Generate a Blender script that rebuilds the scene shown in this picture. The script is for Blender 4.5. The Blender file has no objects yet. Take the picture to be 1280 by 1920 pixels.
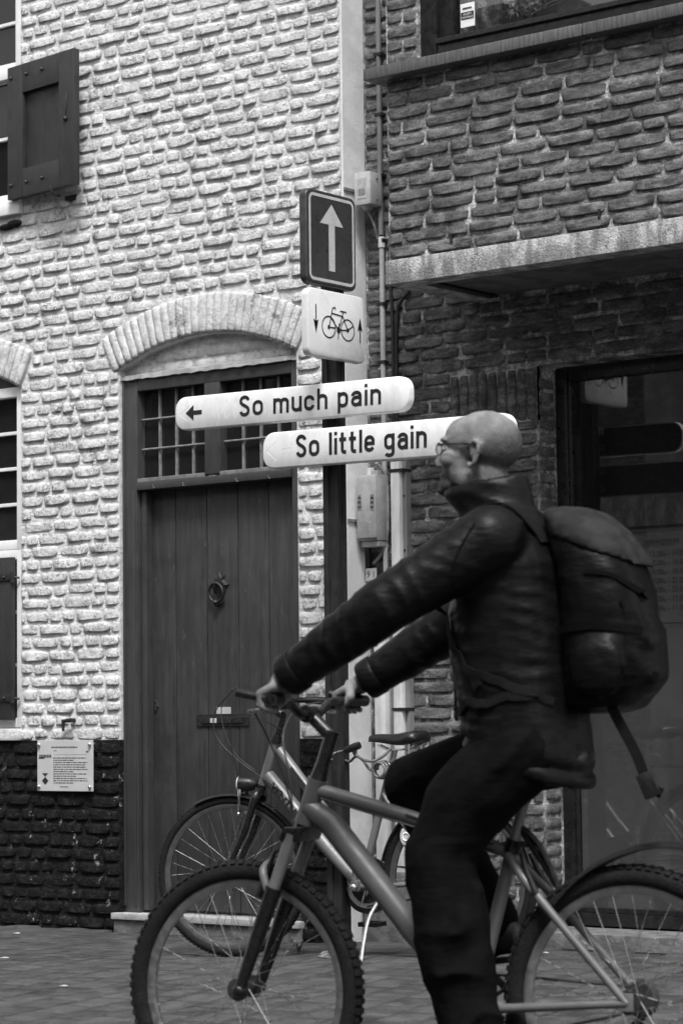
import bpy, bmesh, math, random
import numpy as np
from mathutils import Vector, Matrix, Euler, noise
R = math.radians
SC = bpy.context.scene
COL = SC.collection
random.seed(7)

# ---------------------------------------------------------------- camera
FPX, YAW, PIT, ROL = 4759.0, R(38.08), R(4.729), R(-.651)
_F = Vector((-math.sin(YAW)*math.cos(PIT), math.cos(YAW)*math.cos(PIT), math.sin(PIT)))
_R0 = Vector((math.cos(YAW), math.sin(YAW), 0)); _U0 = _R0.cross(_F)
CR = math.cos(ROL)*_R0 + math.sin(ROL)*_U0
CU = -math.sin(ROL)*_R0 + math.cos(ROL)*_U0
CP = Vector((0, 0, 1.0))
cam = bpy.data.cameras.new('camera'); cam_o = bpy.data.objects.new('camera', cam); COL.objects.link(cam_o)
M = Matrix((CR, CU, -_F)).transposed().to_4x4(); M.translation = CP
cam_o.matrix_world = M
cam.sensor_fit = 'VERTICAL'; cam.sensor_height = 36.0; cam.sensor_width = 24.0
cam.lens = FPX/1920*36.0
cam.clip_end = 500; cam.clip_start = .05
cam.dof.use_dof = True; cam.dof.focus_distance = 10.75; cam.dof.aperture_fstop = 6.3
SC.camera = cam_o
# ---------------------------------------------------------------- world, sun, exposure
world = bpy.data.worlds.new('World'); SC.world = world; world.use_nodes = True
SUN_EL, SUN_AZ = R(60), R(-38)       # azimuth measured from -Y (street side) towards -X
nt = world.node_tree; nt.nodes.clear()
sky = nt.nodes.new('ShaderNodeTexSky'); sky.sky_type = 'NISHITA'; sky.sun_disc = False
sky.sun_elevation = SUN_EL; sky.sun_rotation = math.pi + SUN_AZ; sky.dust_density = 3.0
bw = nt.nodes.new('ShaderNodeRGBToBW'); bg = nt.nodes.new('ShaderNodeBackground'); wo = nt.nodes.new('ShaderNodeOutputWorld')
bg.inputs['Strength'].default_value = .11
nt.links.new(sky.outputs[0], bw.inputs[0]); nt.links.new(bw.outputs[0], bg.inputs[0]); nt.links.new(bg.outputs[0], wo.inputs[0])
sun = bpy.data.lights.new('sun', 'SUN'); sun.energy = 1.5; sun.angle = R(13); sun.color = (1, 1, 1)
sun_o = bpy.data.objects.new('sun', sun); COL.objects.link(sun_o)
_sd = Vector((-math.sin(SUN_AZ)*math.cos(SUN_EL), -math.cos(SUN_AZ)*math.cos(SUN_EL), math.sin(SUN_EL)))
sun_o.rotation_euler = (-_sd).to_track_quat('-Z', 'Y').to_euler(); sun_o.location = _sd*20
vs = SC.view_settings; vs.view_transform = 'Standard'; vs.look = 'None'; vs.gamma = 1; vs.exposure = 1.42
vs.use_curve_mapping = False
SC.cycles.max_bounces = 8

# ---------------------------------------------------------------- pixel helpers
def ray(x, y): return _F + CR*((x-640)/FPX) - CU*((y-960)/FPX)
def onY(x, y, Y): d = ray(x, y); return CP + d*((Y-CP.y)/d.y)
def onX(x, y, X): d = ray(x, y); return CP + d*((X-CP.x)/d.x)
def onZ(x, y, Z=0): d = ray(x, y); return CP + d*((Z-CP.z)/d.z)
def to_px(p):
    q = Vector(p)-CP; z = q.dot(_F); return 640+FPX*q.dot(CR)/z, 960-FPX*q.dot(CU)/z, z
def sstep(a, b, x):
    t = min(1, max(0, (x-a)/(b-a))); return t*t*(3-2*t)

# ---------------------------------------------------------------- objects and tags
BASE = {}
def thing(name, label, cat, loc=(0, 0, 0), group=None):
    o = bpy.data.objects.new(name, None); COL.objects.link(o); o.location = loc; o.empty_display_size = .1
    o['label'] = label; o['category'] = cat
    if group: o['group'] = group
    BASE[o.name] = Matrix.Translation(Vector(loc)); return o
def tag(o, label, cat, group=None):
    o['label'] = label; o['category'] = cat
    if group: o['group'] = group
    return o
def adopt(o, parent):
    if parent is not None:
        o.parent = parent; o.matrix_parent_inverse = BASE.get(parent.name, Matrix()).inverted()
def link(name, me, parent=None, mat=None, mw=None):
    o = bpy.data.objects.new(name, me); COL.objects.link(o)
    if mat is not None and len(me.materials) == 0: me.materials.append(mat)
    adopt(o, parent)
    if mw is not None: o.matrix_basis = mw
    return o
def obj(name, bm, mat, parent=None, smooth=False, mw=None):
    me = bpy.data.meshes.new(name)
    bmesh.ops.recalc_face_normals(bm, faces=bm.faces[:])
    bm.to_mesh(me); bm.free()
    if smooth:
        me.polygons.foreach_set('use_smooth', [True]*len(me.polygons))
        if smooth != 'all': me.set_sharp_from_angle(angle=R(40))
    me.update()
    return link(name, me, parent, mat, mw)
def NB(): return bmesh.new()

# ---------------------------------------------------------------- shapes
def box(bm, x0, x1, y0, y1, z0, z1, mw=None, bev=0):
    r = bmesh.ops.create_cube(bm, size=1)
    vs_ = r['verts']
    for v in vs_:
        v.co = Vector(((x0+x1)/2+v.co.x*(x1-x0), (y0+y1)/2+v.co.y*(y1-y0), (z0+z1)/2+v.co.z*(z1-z0)))
    if bev:
        es = list({e for v in vs_ for e in v.link_edges})
        rr = bmesh.ops.bevel(bm, geom=es, offset=bev, segments=2, affect='EDGES', profile=.6)
        vs_ = [v for v in rr['verts']] if not mw else list({v for f in rr['faces'] for v in f.verts} | {v for v in vs_ if v.is_valid})
    if mw:
        for v in vs_: v.co = mw @ v.co
    return bm
def frame_of(t):
    t = t.normalized(); a = Vector((0, 0, 1)) if abs(t.z) < .9 else Vector((1, 0, 0))
    n = t.cross(a).normalized(); return n, t.cross(n).normalized()
def tube(bm, pts, rad, seg=10, cap=True):
    pts = [Vector(p) for p in pts]; n = len(pts)
    rads = rad if isinstance(rad, (list, tuple)) else [rad]*n
    T = []
    for i in range(n):
        d = pts[min(i+1, n-1)]-pts[max(i-1, 0)]; T.append(d.normalized())
    N, B = frame_of(T[0]); rings = []
    for i in range(n):
        if i:
            N = (N - T[i]*N.dot(T[i])).normalized(); B = T[i].cross(N)
        rings.append([bm.verts.new(pts[i]+(N*math.cos(2*math.pi*k/seg)+B*math.sin(2*math.pi*k/seg))*rads[i]) for k in range(seg)])
    for a, b in zip(rings, rings[1:]):
        for k in range(seg): bm.faces.new((a[k], a[(k+1) % seg], b[(k+1) % seg], b[k]))
    if cap:
        bm.faces.new(rings[0][::-1]); bm.faces.new(rings[-1])
    return bm
def smoothpath(pts, n=6):
    pts = [Vector(p) for p in pts]; out = []
    for i in range(len(pts)-1):
        p0 = pts[max(i-1, 0)]; p1 = pts[i]; p2 = pts[i+1]; p3 = pts[min(i+2, len(pts)-1)]
        for k in range(n):
            t = k/n
            out.append(.5*((2*p1)+(p2-p0)*t+(2*p0-5*p1+4*p2-p3)*t*t+(3*p1-p0-3*p2+p3)*t**3))
    out.append(pts[-1]); return out
def rings_loft(bm, rings, cap=True, closed_v=False):
    R_ = [[bm.verts.new(p) for p in r] for r in rings]; n = len(R_[0])
    pairs = list(zip(R_, R_[1:])) + ([(R_[-1], R_[0])] if closed_v else [])
    for a, b in pairs:
        for k in range(n): bm.faces.new((a[k], a[(k+1) % n], b[(k+1) % n], b[k]))
    if cap and not closed_v: bm.faces.new(R_[0][::-1]); bm.faces.new(R_[-1])
    return bm
def ell_ring(c, A, B, n=20, e=2.0):
    out = []
    for k in range(n):
        a = 2*math.pi*k/n; x, y = math.cos(a), math.sin(a)
        x = math.copysign(abs(x)**(2/e), x); y = math.copysign(abs(y)**(2/e), y)
        out.append(Vector(c)+Vector(A)*x+Vector(B)*y)
    return out
def ball(bm, c, rad, mw=None, sub=2):
    r = bmesh.ops.create_icosphere(bm, subdivisions=sub, radius=1)
    rr = rad if isinstance(rad, (tuple, list)) else (rad,)*3
    for v in r['verts']:
        p = Vector((v.co.x*rr[0], v.co.y*rr[1], v.co.z*rr[2]))
        if mw: p = mw @ p
        v.co = p + Vector(c)
    return bm
def disc(bm, c, axis, r, th, seg=20, bev=0):
    c = Vector(c); axis = Vector(axis).normalized()
    return tube(bm, [c-axis*th/2, c+axis*th/2], r, seg)
def ringtorus(bm, c, axis, R0, prof, seg=64):
    """prof: list of (radial offset, axial offset), closed loop"""
    c = Vector(c); axis = Vector(axis).normalized(); N, B = frame_of(axis)
    rings = []
    for k in range(seg):
        a = 2*math.pi*k/seg; d = N*math.cos(a)+B*math.sin(a)
        rings.append([c+d*(R0+p[0])+axis*p[1] for p in prof])
    return rings_loft(bm, rings, closed_v=True)
def rrect(w, h, r, n=6):
    pts = []
    for cx, cy, a0 in ((w/2-r, h/2-r, 0), (-w/2+r, h/2-r, 90), (-w/2+r, -h/2+r, 180), (w/2-r, -h/2+r, 270)):
        for k in range(n+1):
            a = R(a0+90*k/n); pts.append((cx+r*math.cos(a), cy+r*math.sin(a)))
    return pts
def plate(bm, w, h, r, th, mw, edge=.004):
    """rounded plate, local x right, y up, z towards the viewer; front face at z=0"""
    def ring(dw, z): return [mw @ Vector((p[0], p[1], z)) for p in rrect(w-2*dw, h-2*dw, max(r-dw, .002))]
    return rings_loft(bm, [ring(edge, 0), ring(edge*.3, -edge*.35), ring(0, -edge), ring(0, -th)], cap=True)
def flat(bm, pts, mw, z=0.0):
    return bm.faces.new([bm.verts.new(mw @ Vector((p[0], p[1], z))) for p in pts])
def ribbon(bm, path, w, mw, z=0.0, closed=False):
    n = len(path); P = [Vector((p[0], p[1])) for p in path]; L, Rr = [], []
    for i in range(n):
        a = P[(i-1) % n] if (i or closed) else P[i]; b = P[(i+1) % n] if (i < n-1 or closed) else P[i]
        d1 = (P[i]-a); d2 = (b-P[i])
        if d1.length < 1e-9: d1 = d2
        if d2.length < 1e-9: d2 = d1
        d1.normalize(); d2.normalize(); n1 = Vector((-d1.y, d1.x)); n2 = Vector((-d2.y, d2.x))
        m = (n1+n2)
        m = m.normalized() if m.length > 1e-6 else n1
        k = w/2/max(.5, m.dot(n1)); L.append(P[i]+m*k); Rr.append(P[i]-m*k)
    vl = [bm.verts.new(mw @ Vector((p.x, p.y, z))) for p in L]; vr = [bm.verts.new(mw @ Vector((p.x, p.y, z))) for p in Rr]
    for i in range(n if closed else n-1):
        j = (i+1) % n; bm.faces.new((vl[i], vr[i], vr[j], vl[j]))
    return bm
def arc(cx, cy, rx, ry, a0, a1, n=10):
    return [(cx+rx*math.cos(R(a0+(a1-a0)*k/n)), cy+ry*math.sin(R(a0+(a1-a0)*k/n))) for k in range(n+1)]
def basis(o, ex, ey, ez):
    m = Matrix((Vector(ex).normalized(), Vector(ey).normalized(), Vector(ez).normalized())).transposed().to_4x4(); m.translation = Vector(o); return m
def text_mesh(s, size, name='lettering', bold=0.0, sx=1.0, align='LEFT', space=1.0):
    cu = bpy.data.curves.new('t', 'FONT'); cu.body = s; cu.size = size; cu.offset = bold; cu.align_x = align; cu.space_character = space
    cu.resolution_u = 4
    o = bpy.data.objects.new('t', cu); COL.objects.link(o)
    dg = bpy.context.evaluated_depsgraph_get()
    me = bpy.data.meshes.new_from_object(o.evaluated_get(dg)); me.name = name
    bpy.data.objects.remove(o); bpy.data.curves.remove(cu)
    me.materials.clear()
    if sx != 1: me.transform(Matrix.Diagonal((sx, 1, 1, 1)))
    return me

# ---------------------------------------------------------------- materials
class G:
    def __init__(s, name):
        s.m = bpy.data.materials.new(name); s.m.use_nodes = True; s.t = s.m.node_tree
        s.b = s.t.nodes['Principled BSDF']
        g = s.t.nodes.new('ShaderNodeNewGeometry'); s.pos = g.outputs['Position']
    def n(s, ty, **kw):
        nd = s.t.nodes.new(ty)
        for k, v in kw.items():
            if hasattr(nd, k): setattr(nd, k, v)
            else: nd.inputs[k.replace('_', ' ')].default_value = v
        return nd
    def l(s, a, b): s.t.links.new(a, b)
    def noise(s, scale, detail=4, rough=.6, stretch=None, coord=None):
        nd = s.n('ShaderNodeTexNoise'); nd.inputs['Scale'].default_value = scale; nd.inputs['Detail'].default_value = detail; nd.inputs['Roughness'].default_value = rough
        c = coord or s.pos
        if stretch:
            mp = s.n('ShaderNodeMapping'); mp.inputs['Scale'].default_value = stretch; s.l(c, mp.inputs[0]); c = mp.outputs[0]
        s.l(c, nd.inputs['Vector'])
        mr = s.n('ShaderNodeMapRange'); mr.inputs['From Min'].default_value = .33; mr.inputs['From Max'].default_value = .67
        s.l(nd.outputs['Fac'], mr.inputs['Value']); return mr.outputs[0]
    def ramp(s, fac, stops):
        nd = s.n('ShaderNodeValToRGB'); cr = nd.color_ramp
        while len(cr.elements) < len(stops): cr.elements.new(.5)
        for e, (p, v) in zip(cr.elements, stops): e.position = p; e.color = (v, v, v, 1)
        s.l(fac, nd.inputs[0]); return nd.outputs[0]
    def mix(s, fac, a, b, mode='MIX'):
        nd = s.n('ShaderNodeMix', data_type='RGBA'); nd.blend_type = mode
        for sock, v in ((nd.inputs[0], fac), (nd.inputs[6], a), (nd.inputs[7], b)):
            if isinstance(v, (int, float)):
                sock.default_value = v if sock.type == 'VALUE' else (v, v, v, 1)
            else: s.l(v, sock)
        return nd.outputs[2]
    def bump(s, h, strength, dist, prev=None):
        nd = s.n('ShaderNodeBump'); nd.inputs['Strength'].default_value = strength; nd.inputs['Distance'].default_value = dist
        s.l(h, nd.inputs['Height'])
        if prev: s.l(prev, nd.inputs['Normal'])
        return nd.outputs[0]
    def fin(s, col=None, rough=.6, nrm=None, spec=.5, metal=0.0, **kw):
        b = s.b
        if isinstance(col, (int, float)): b.inputs['Base Color'].default_value = (col, col, col, 1)
        elif col is not None: s.l(col, b.inputs['Base Color'])
        if isinstance(rough, (int, float)): b.inputs['Roughness'].default_value = rough
        else: s.l(rough, b.inputs['Roughness'])
        if nrm: s.l(nrm, b.inputs['Normal'])
        b.inputs['Specular IOR Level'].default_value = spec; b.inputs['Metallic'].default_value = metal
        for k, v in kw.items(): b.inputs[k.replace('_', ' ')].default_value = v
        return s.m
def simple(name, v, rough=.5, var=.15, scale=30, bump=0.0, bscale=60, metal=0.0, spec=.5, dirt=0.0, stretch=None, **kw):
    g = G(name)
    c = g.ramp(g.noise(scale, 5, stretch=stretch), [(.3, v*(1-var)), (.7, v*(1+var))])
    if dirt: c = g.mix(g.ramp(g.noise(scale*.25, 6, .7), [(.55, 0), (.95, dirt)]), c, v*.35)
    n = g.bump(g.noise(bscale, 5, .65, stretch), bump, .004) if bump else None
    rr = g.ramp(g.noise(scale*1.7, 4), [(.3, max(.02, rough-.08)), (.7, min(1, rough+.08))])
    return g.fin(c, rr, n, spec, metal, **kw)

def m_whitewash(name, base, pit):
    g = G(name)
    big = g.noise(3.5, 4, .6); mid = g.noise(22, 5, .65); fine = g.noise(120, 5, .7)
    c = g.ramp(mid, [(.2, base*.78), (.5, base*.94), (.8, base*1.05)])
    c = g.mix(g.ramp(big, [(.45, 0), (.75, .30)]), c, base*.72)
    clus = g.ramp(g.noise(16, 5, .7), [(.42, 0), (.72, 1)])
    pits = g.mix(1.0, g.ramp(g.noise(85, 6, .8), [(.50, 0), (.72, pit)]), clus, 'MULTIPLY')
    c = g.mix(pits, c, .10)
    worn = g.ramp(g.noise(9, 7, .72), [(.74, 0), (.90, .75)])
    c = g.mix(worn, c, g.ramp(g.noise(60, 5, .7), [(.35, .10), (.65, .42)]))
    n = g.bump(g.noise(42, 6, .72), .7, .010); n = g.bump(fine, .6, .004, n)
    n = g.bump(pits, -.5, .004, n)
    return g.fin(c, .75, n, .25)
M_WBRICK = m_whitewash('whitewashed_brick', .76, .85)
M_WMORT = m_whitewash('whitewashed_mortar', .80, .10)
M_WARCH = m_whitewash('whitewashed_arch', .80, .35)
def m_black():
    g = G('tarred_brick')
    c = g.ramp(g.noise(30, 6, .7), [(.3, .003), (.6, .006), (.8, .02)])
    c = g.mix(g.ramp(g.noise(13, 7, .75), [(.84, 0), (.92, .8)]), c, .38)
    n = g.bump(g.noise(45, 6, .7), .8, .012); n = g.bump(g.noise(140, 4, .7), .4, .004, n)
    return g.fin(c, .7, n, .2)
M_TAR = m_black()
def m_greybrick():
    g = G('handmade_grey_brick')
    lo = g.noise(4.3, 3, .5, (1, 1, 3.2)); mid = g.noise(16, 6, .7, (.6, .6, 1.6)); fine = g.noise(110, 5, .75)
    c = g.ramp(mid, [(.2, .13), (.5, .27), (.8, .40)])
    c = g.mix(g.ramp(lo, [(.35, 0), (.7, .5)]), c, .105)
    c = g.mix(g.ramp(fine, [(.35, .35), (.6, 0)]), c, .05)
    eff = g.ramp(g.noise(11, 7, .75), [(.72, 0), (.92, .5)]); c = g.mix(eff, c, .5)
    n = g.bump(g.noise(34, 7, .8, (.8, .8, 1.5)), .9, .016); n = g.bump(fine, .6, .005, n)
    return g.fin(c, .85, n, .2)
M_GBRICK = m_greybrick()
def m_greymortar():
    g = G('pale_mortar')
    c = g.ramp(g.noise(6, 6, .75), [(.25, .09), (.5, .28), (.75, .70)])
    c = g.mix(g.ramp(g.noise(60, 5, .7), [(.35, .5), (.6, 0)]), c, .12)
    n = g.bump(g.noise(70, 5, .7), .9, .008)
    return g.fin(c, .95, n, .15)
M_GMORT = m_greymortar()
def m_concrete():
    g = G('weathered_concrete')
    c = g.ramp(g.noise(14, 6, .65, (1, 1, .6)), [(.3, .30), (.55, .44), (.75, .55)])
    c = g.mix(g.ramp(g.noise(6, 6, .7, (2.2, 2.2, .5)), [(.5, 0), (.72, .6)]), c, .14)
    c = g.mix(g.ramp(g.noise(150, 3, .6), [(.86, 0), (.95, .8)]), c, .05)
    n = g.bump(g.noise(90, 6, .7), .6, .006)
    return g.fin(c, .9, n, .2)
M_CONC = m_concrete()
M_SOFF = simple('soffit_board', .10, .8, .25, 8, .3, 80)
def m_door():
    g = G('dark_door_paint'); c = g.ramp(g.noise(5, 6, .65, (6, 6, .5)), [(.15, .028), (.5, .037), (.85, .047)])
    c = g.mix(g.ramp(g.noise(2.3, 5, .6), [(.4, 0), (.9, .45)]), c, .022)
    c = g.mix(g.ramp(g.noise(26, 7, .8, (1.6, 1.6, .5)), [(.86, 0), (.97, .55)]), c, .13)
    n = g.bump(g.noise(60, 5, .7, (2.5, 2.5, .25)), .25, .003)
    return g.fin(c, g.ramp(g.noise(12, 5), [(.2, .34), (.8, .55)]), n, .45)
M_DOOR = m_door()
M_DFRAME = simple('door_frame_paint', .044, .38, .10, 8, .15, 70, dirt=.3, stretch=(5, 5, .7))
M_SHUT = simple('shutter_paint', .022, .5, .14, 7, .3, 90, dirt=.2, stretch=(5, 5, .7))
M_WPAINT = simple('white_window_paint', .72, .45, .05, 9, .1, 60, dirt=.2)
M_LEAD = simple('lead_glazing_bar', .17, .5, .2, 40)
M_IRON = simple('black_iron', .012, .5, .3, 50, .3, 120)
M_STEEL = simple('bright_steel', .62, .28, .1, 60, metal=1.0)
M_STONE = simple('blue_stone', .12, .8, .3, 12, .5, 80, dirt=.4)
M_THRESH = simple('pale_threshold_stone', .34, .7, .15, 20, .3, 90, dirt=.4)
M_PLASTER = simple('white_plaster', .70, .7, .07, 7, .25, 45, dirt=.25)
M_PVCW = simple('white_plastic_pipe', .62, .45, .08, 10, dirt=.3, stretch=(4, 4, .5))
M_PVCG = simple('grey_plastic_pipe', .20, .45, .12, 10, dirt=.4, stretch=(4, 4, .5))
M_CABLE = simple('black_cable', .015, .5)
M_CABLEG = simple('grey_cable', .25, .5)
M_BOXG = simple('grey_enclosure', .36, .5, .1, 18, .1, 80, dirt=.45)
M_BOXP = simple('pale_enclosure', .48, .5, .1, 18, .1, 80, dirt=.5)
M_LABEL = simple('label_grey', .2, .6)
M_INK = simple('black_ink', .012, .5, .1)
M_INKG = simple('dark_print', .015, .6, .1)
M_SIGNW = simple('white_enamel', .70, .32, .05, 9, .05, 12, dirt=.16, stretch=(2, 2, 1))
M_SIGNB = simple('blue_sign_film', .034, .35, .1, 12, dirt=.1)
M_SIGNRIM = simple('sign_rim_metal', .034, .45, .2, 20)
M_SIGNGREY = simple('pale_sign_film', .44, .35, .05, 20)
M_SIGNWH2 = simple('greyed_white_sign', .58, .35, .05, 9, .03, 12, dirt=.12)
M_POLE = simple('dark_painted_steel', .020, .42, .25, 15, .1, 60, dirt=.3, stretch=(5, 5, .4))
M_ACRYL = simple('satin_acrylic', .47, .4, .04, 9)
M_GLASSD = G('dark_window_glass').fin(.012, .03, None, .6)
def m_glass():
    g = G('shop_glass'); t = g.t; t.nodes.remove(g.b)
    tr = t.nodes.new('ShaderNodeBsdfTransparent'); tr.inputs[0].default_value = (.8, .8, .8, 1)
    gl = t.nodes.new('ShaderNodeBsdfGlossy'); gl.inputs['Roughness'].default_value = .01; gl.inputs[0].default_value = (.9, .9, .9, 1)
    lw = t.nodes.new('ShaderNodeLayerWeight'); lw.inputs[0].default_value = .5
    pw_ = g.n('ShaderNodeMath', operation='POWER'); pw_.inputs[1].default_value = 5.0; t.links.new(lw.outputs['Facing'], pw_.inputs[0])
    fr = g.n('ShaderNodeMath', operation='MULTIPLY_ADD'); fr.inputs[1].default_value = .94; fr.inputs[2].default_value = .085; t.links.new(pw_.outputs[0], fr.inputs[0])
    mx = t.nodes.new('ShaderNodeMixShader'); t.links.new(fr.outputs[0], mx.inputs[0]); t.links.new(tr.outputs[0], mx.inputs[1]); t.links.new(gl.outputs[0], mx.inputs[2])
    t.links.new(mx.outputs[0], t.nodes['Material Output'].inputs[0]); return g.m
M_GLASS = m_glass()
M_FILM = simple('frosted_film', .15, .7, .06, 5)
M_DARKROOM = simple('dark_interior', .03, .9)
M_FRAMEB = simple('black_aluminium', .012, .35, .2, 20)
M_TYRE = simple('tyre_rubber', .006, .75, .25, 40, .5, 160, spec=.25)
M_RIM = simple('alloy_rim', .30, .4, .08, 30, metal=.9)
M_RIMP = simple('dull_alloy_rim', .10, .4, .1, 30, metal=.6)
M_RIMD = simple('dark_rim', .05, .35, .1, 30, metal=.5)
M_SPOKE = simple('spoke_steel', .75, .22, .05, 30, metal=1.0)
M_FRAMES = simple('silver_frame_paint', .16, .45, .08, 14, metal=.2, dirt=.3)
M_FRAMEP = simple('grey_frame_paint', .12, .48, .08, 14, metal=.15, dirt=.4)
M_BLKP = simple('black_plastic', .008, .4, .2, 40)
M_BLKM = simple('black_painted_metal', .008, .3, .2, 40)
M_CHROME = simple('chrome', .75, .15, .05, 30, metal=1.0)
M_LAMP = simple('lamp_lens', .8, .1, .05, 30)
def m_fabric(name, v, rough, ws, bs=.5, sheen=.0, spec=.06):
    g = G(name)
    c = g.ramp(g.noise(14, 5, .6), [(.3, v*.8), (.7, v*1.25)])
    n = g.bump(g.noise(11, 3, .5, (1, 1, 2.6)), bs, .02); n = g.bump(g.noise(ws, 3, .5), .10, .001, n)
    return g.fin(c, rough, n, spec, Sheen_Weight=sheen)
M_JACKET = m_fabric('dark_jacket_shell', .0050, .42, 420, .12, spec=.13)
M_TROUS = m_fabric('black_trousers', .0035, .85, 500, .12)
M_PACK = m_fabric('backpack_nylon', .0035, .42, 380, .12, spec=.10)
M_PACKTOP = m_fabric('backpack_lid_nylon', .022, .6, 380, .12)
M_STRAP = simple('webbing', .005, .85, .2, 90, .3, 300, spec=.15)
def m_skin():
    g = G('skin')
    c = g.ramp(g.noise(18, 5, .6), [(.2, .12), (.8, .20)])
    at = g.n('ShaderNodeAttribute'); at.attribute_name = 'stubble'
    gr = g.ramp(g.noise(420, 3, .6), [(.2, .6), (.7, 1)])
    c = g.mix(g.mix(at.outputs['Fac'], 0.0, gr), c, .03)
    at2 = g.n('ShaderNodeAttribute'); at2.attribute_name = 'beard'
    c = g.mix(at2.outputs['Fac'], c, .022)
    n = g.bump(g.noise(150, 4, .7), .3, .004)
    return g.fin(c, .6, n, .3)
M_SKIN = m_skin()
M_STUB = simple('grey_stubble_hair', .10, .75, .35, 120, .6, 500)
M_BEARD = simple('dark_beard', .035, .8, .35, 120, .6, 400)
def m_paver():
    g = G('paving_brick')
    oi = g.n('ShaderNodeObjectInfo')
    c = g.ramp(g.noise(9, 6, .7), [(.25, .022), (.5, .040), (.8, .075)])
    c = g.mix(g.ramp(g.noise(2.2, 4, .6), [(.4, 0), (.7, .45)]), c, .045)
    c = g.mix(g.ramp(oi.outputs['Random'], [(0, .0), (1, .35)]), c, .12)
    c = g.mix(g.ramp(g.noise(70, 5, .7), [(.78, 0), (.95, .4)]), c, .25)
    n = g.bump(g.noise(55, 6, .7), .6, .008); n = g.bump(g.noise(200, 4, .7), .4, .003, n)
    return g.fin(c, .72, n, .35)
M_PAVE = m_paver()
def m_sand():
    g = G('joint_sand')
    c = g.ramp(g.noise(2.6, 5, .65), [(.40, .012), (.65, .03), (.85, .26)])
    return g.fin(c, .95, g.bump(g.noise(90, 4), .5, .005), .1)
M_SAND = m_sand()
M_LEAF = simple('weed_leaf', .05, .6, .4, 60)
M_LITTER = simple('paper_scrap', .42, .7, .1, 60)

# ================================================================ ground
def zg(x, y):
    return .04*sstep(-7.4, -5.8, x)*sstep(6.6, 8.9, y) - .045*sstep(8.2, 5.6, y)
bm = NB(); s = 150
bm.faces.new([bm.verts.new(p) for p in ((-s, -s, -.16), (s, -s, -.16), (s, s, -.16), (-s, s, -.16))])
g_o = obj('ground', bm, M_SAND); g_o['kind'] = 'structure'
bm = NB(); NX, NY = 50, 40; X0, X1, Y0, Y1 = -16, 4, -2.4, 9.6
grid = [[bm.verts.new((X0+(X1-X0)*i/NX, Y0+(Y1-Y0)*j/NY, zg(X0+(X1-X0)*i/NX, Y0+(Y1-Y0)*j/NY)-.012)) for j in range(NY+1)] for i in range(NX+1)]
for i in range(NX):
    for j in range(NY): bm.faces.new((grid[i][j], grid[i+1][j], grid[i+1][j+1], grid[i][j+1]))
pav = obj('pavement', bm, M_SAND, smooth=True); pav['kind'] = 'structure'

# ---- generic small pieces (bricks, pavers): shared meshes, the largest in view as objects, the rest joined
def brick_variant(L, H, proud, seed, lump, wob, tx, tz, rnd=5.0, back=.006, asym=False, corner=1.0):
    rg = random.Random(seed); bm = NB(); off = Vector((seed*7.3, seed*3.1, seed*1.7)); g_ = []
    for a in tx:
        row = []
        for b in tz:
            x, z = a*L/2, b*H/2
            edge = max(abs(a), abs(b))
            nx = noise.noise(off+Vector((x*14, z*30, 0)))*wob; nz = noise.noise(off+Vector((x*17, 5+z*20, 3)))*wob
            prof = (1-abs(a)**rnd)*(1-abs(b)**rnd)
            if asym: prof = (1-.75*abs(a)**rnd)*(1.0 if b < .3 else 1.0-.8*sstep(.3, 1.05, b))
            y = -proud*prof**(1.0 if asym else .45) - prof*(noise.noise(off+Vector((x*28, 9, z*40)))*lump + noise.noise(off+Vector((x*70, 4, z*70)))*lump*.5)
            cr = 1-.05*(abs(a)**8*abs(b)**8)*3*corner
            if edge >= 1: y = back
            row.append(bm.verts.new((x*cr+nx, y, z*cr+nz)))
        g_.append(row)
    for i in range(len(tx)-1):
        for j in range(len(tz)-1):
            bm.faces.new((g_[i][j], g_[i+1][j], g_[i+1][j+1], g_[i][j+1]))
    me = bpy.data.meshes.new('brick'); bm.to_mesh(me); bm.free()
    me.polygons.foreach_set('use_smooth', [True]*len(me.polygons)); return me
TX9 = (-1, -.95, -.8, -.4, 0, .4, .8, .95, 1); TX7 = (-1, -.9, -.5, 0, .5, .9, 1); TZ5 = (-1, -.8, 0, .8, 1); TZ6 = (-1, -.84, -.4, .4, .84, 1); TZA = (-1, -.985, -.82, .3, .72, 1); TXA = (-1, -.98, -.86, -.35, .35, .86, .98, 1)
def join_mesh(name, items, mat):
    """items: (mesh, 4x4 matrix) -> one mesh"""
    V, Fc, base = [], [], 0; cache = {}
    for me, mw in items:
        if me.name not in cache:
            a = np.empty(len(me.vertices)*3); me.vertices.foreach_get('co', a)
            cache[me.name] = (np.c_[a.reshape(-1, 3), np.ones(len(me.vertices))], [tuple(p.vertices) for p in me.polygons])
        co, fs = cache[me.name]
        V.append((co @ np.array(mw).T)[:, :3]); Fc += [tuple(i+base for i in f) for f in fs]; base += len(co)
    me = bpy.data.meshes.new(name); me.from_pydata(np.vstack(V).tolist(), [], Fc)
    me.polygons.foreach_set('use_smooth', [True]*len(me.polygons)); me.update(); me.materials.append(mat); return me
def lay(items, budget, parent, mat, name='brick', rest='brickwork'):
    """items: (mesh, matrix, size)"""
    sc = []
    for it in items:
        p = it[1].translation; x, y, d = to_px(p)
        vis = d > 0 and -30 < x < 1310 and -30 < y < 1950
        sc.append((it[2]/d**2 if vis else -1, it))
    sc.sort(key=lambda t: -t[0])
    for k, (a, it) in enumerate(sc):
        if k < budget and a > 0:
            if len(it[0].materials) == 0: it[0].materials.append(mat)
            link(name, it[0], parent, None, it[1])
    left = [(it[0], it[1]) for k, (a, it) in enumerate(sc) if not (k < budget and a > 0)]
    if left:
        o = link(rest, join_mesh(rest, left, mat), parent); o['kind'] = 'stuff'
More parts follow.
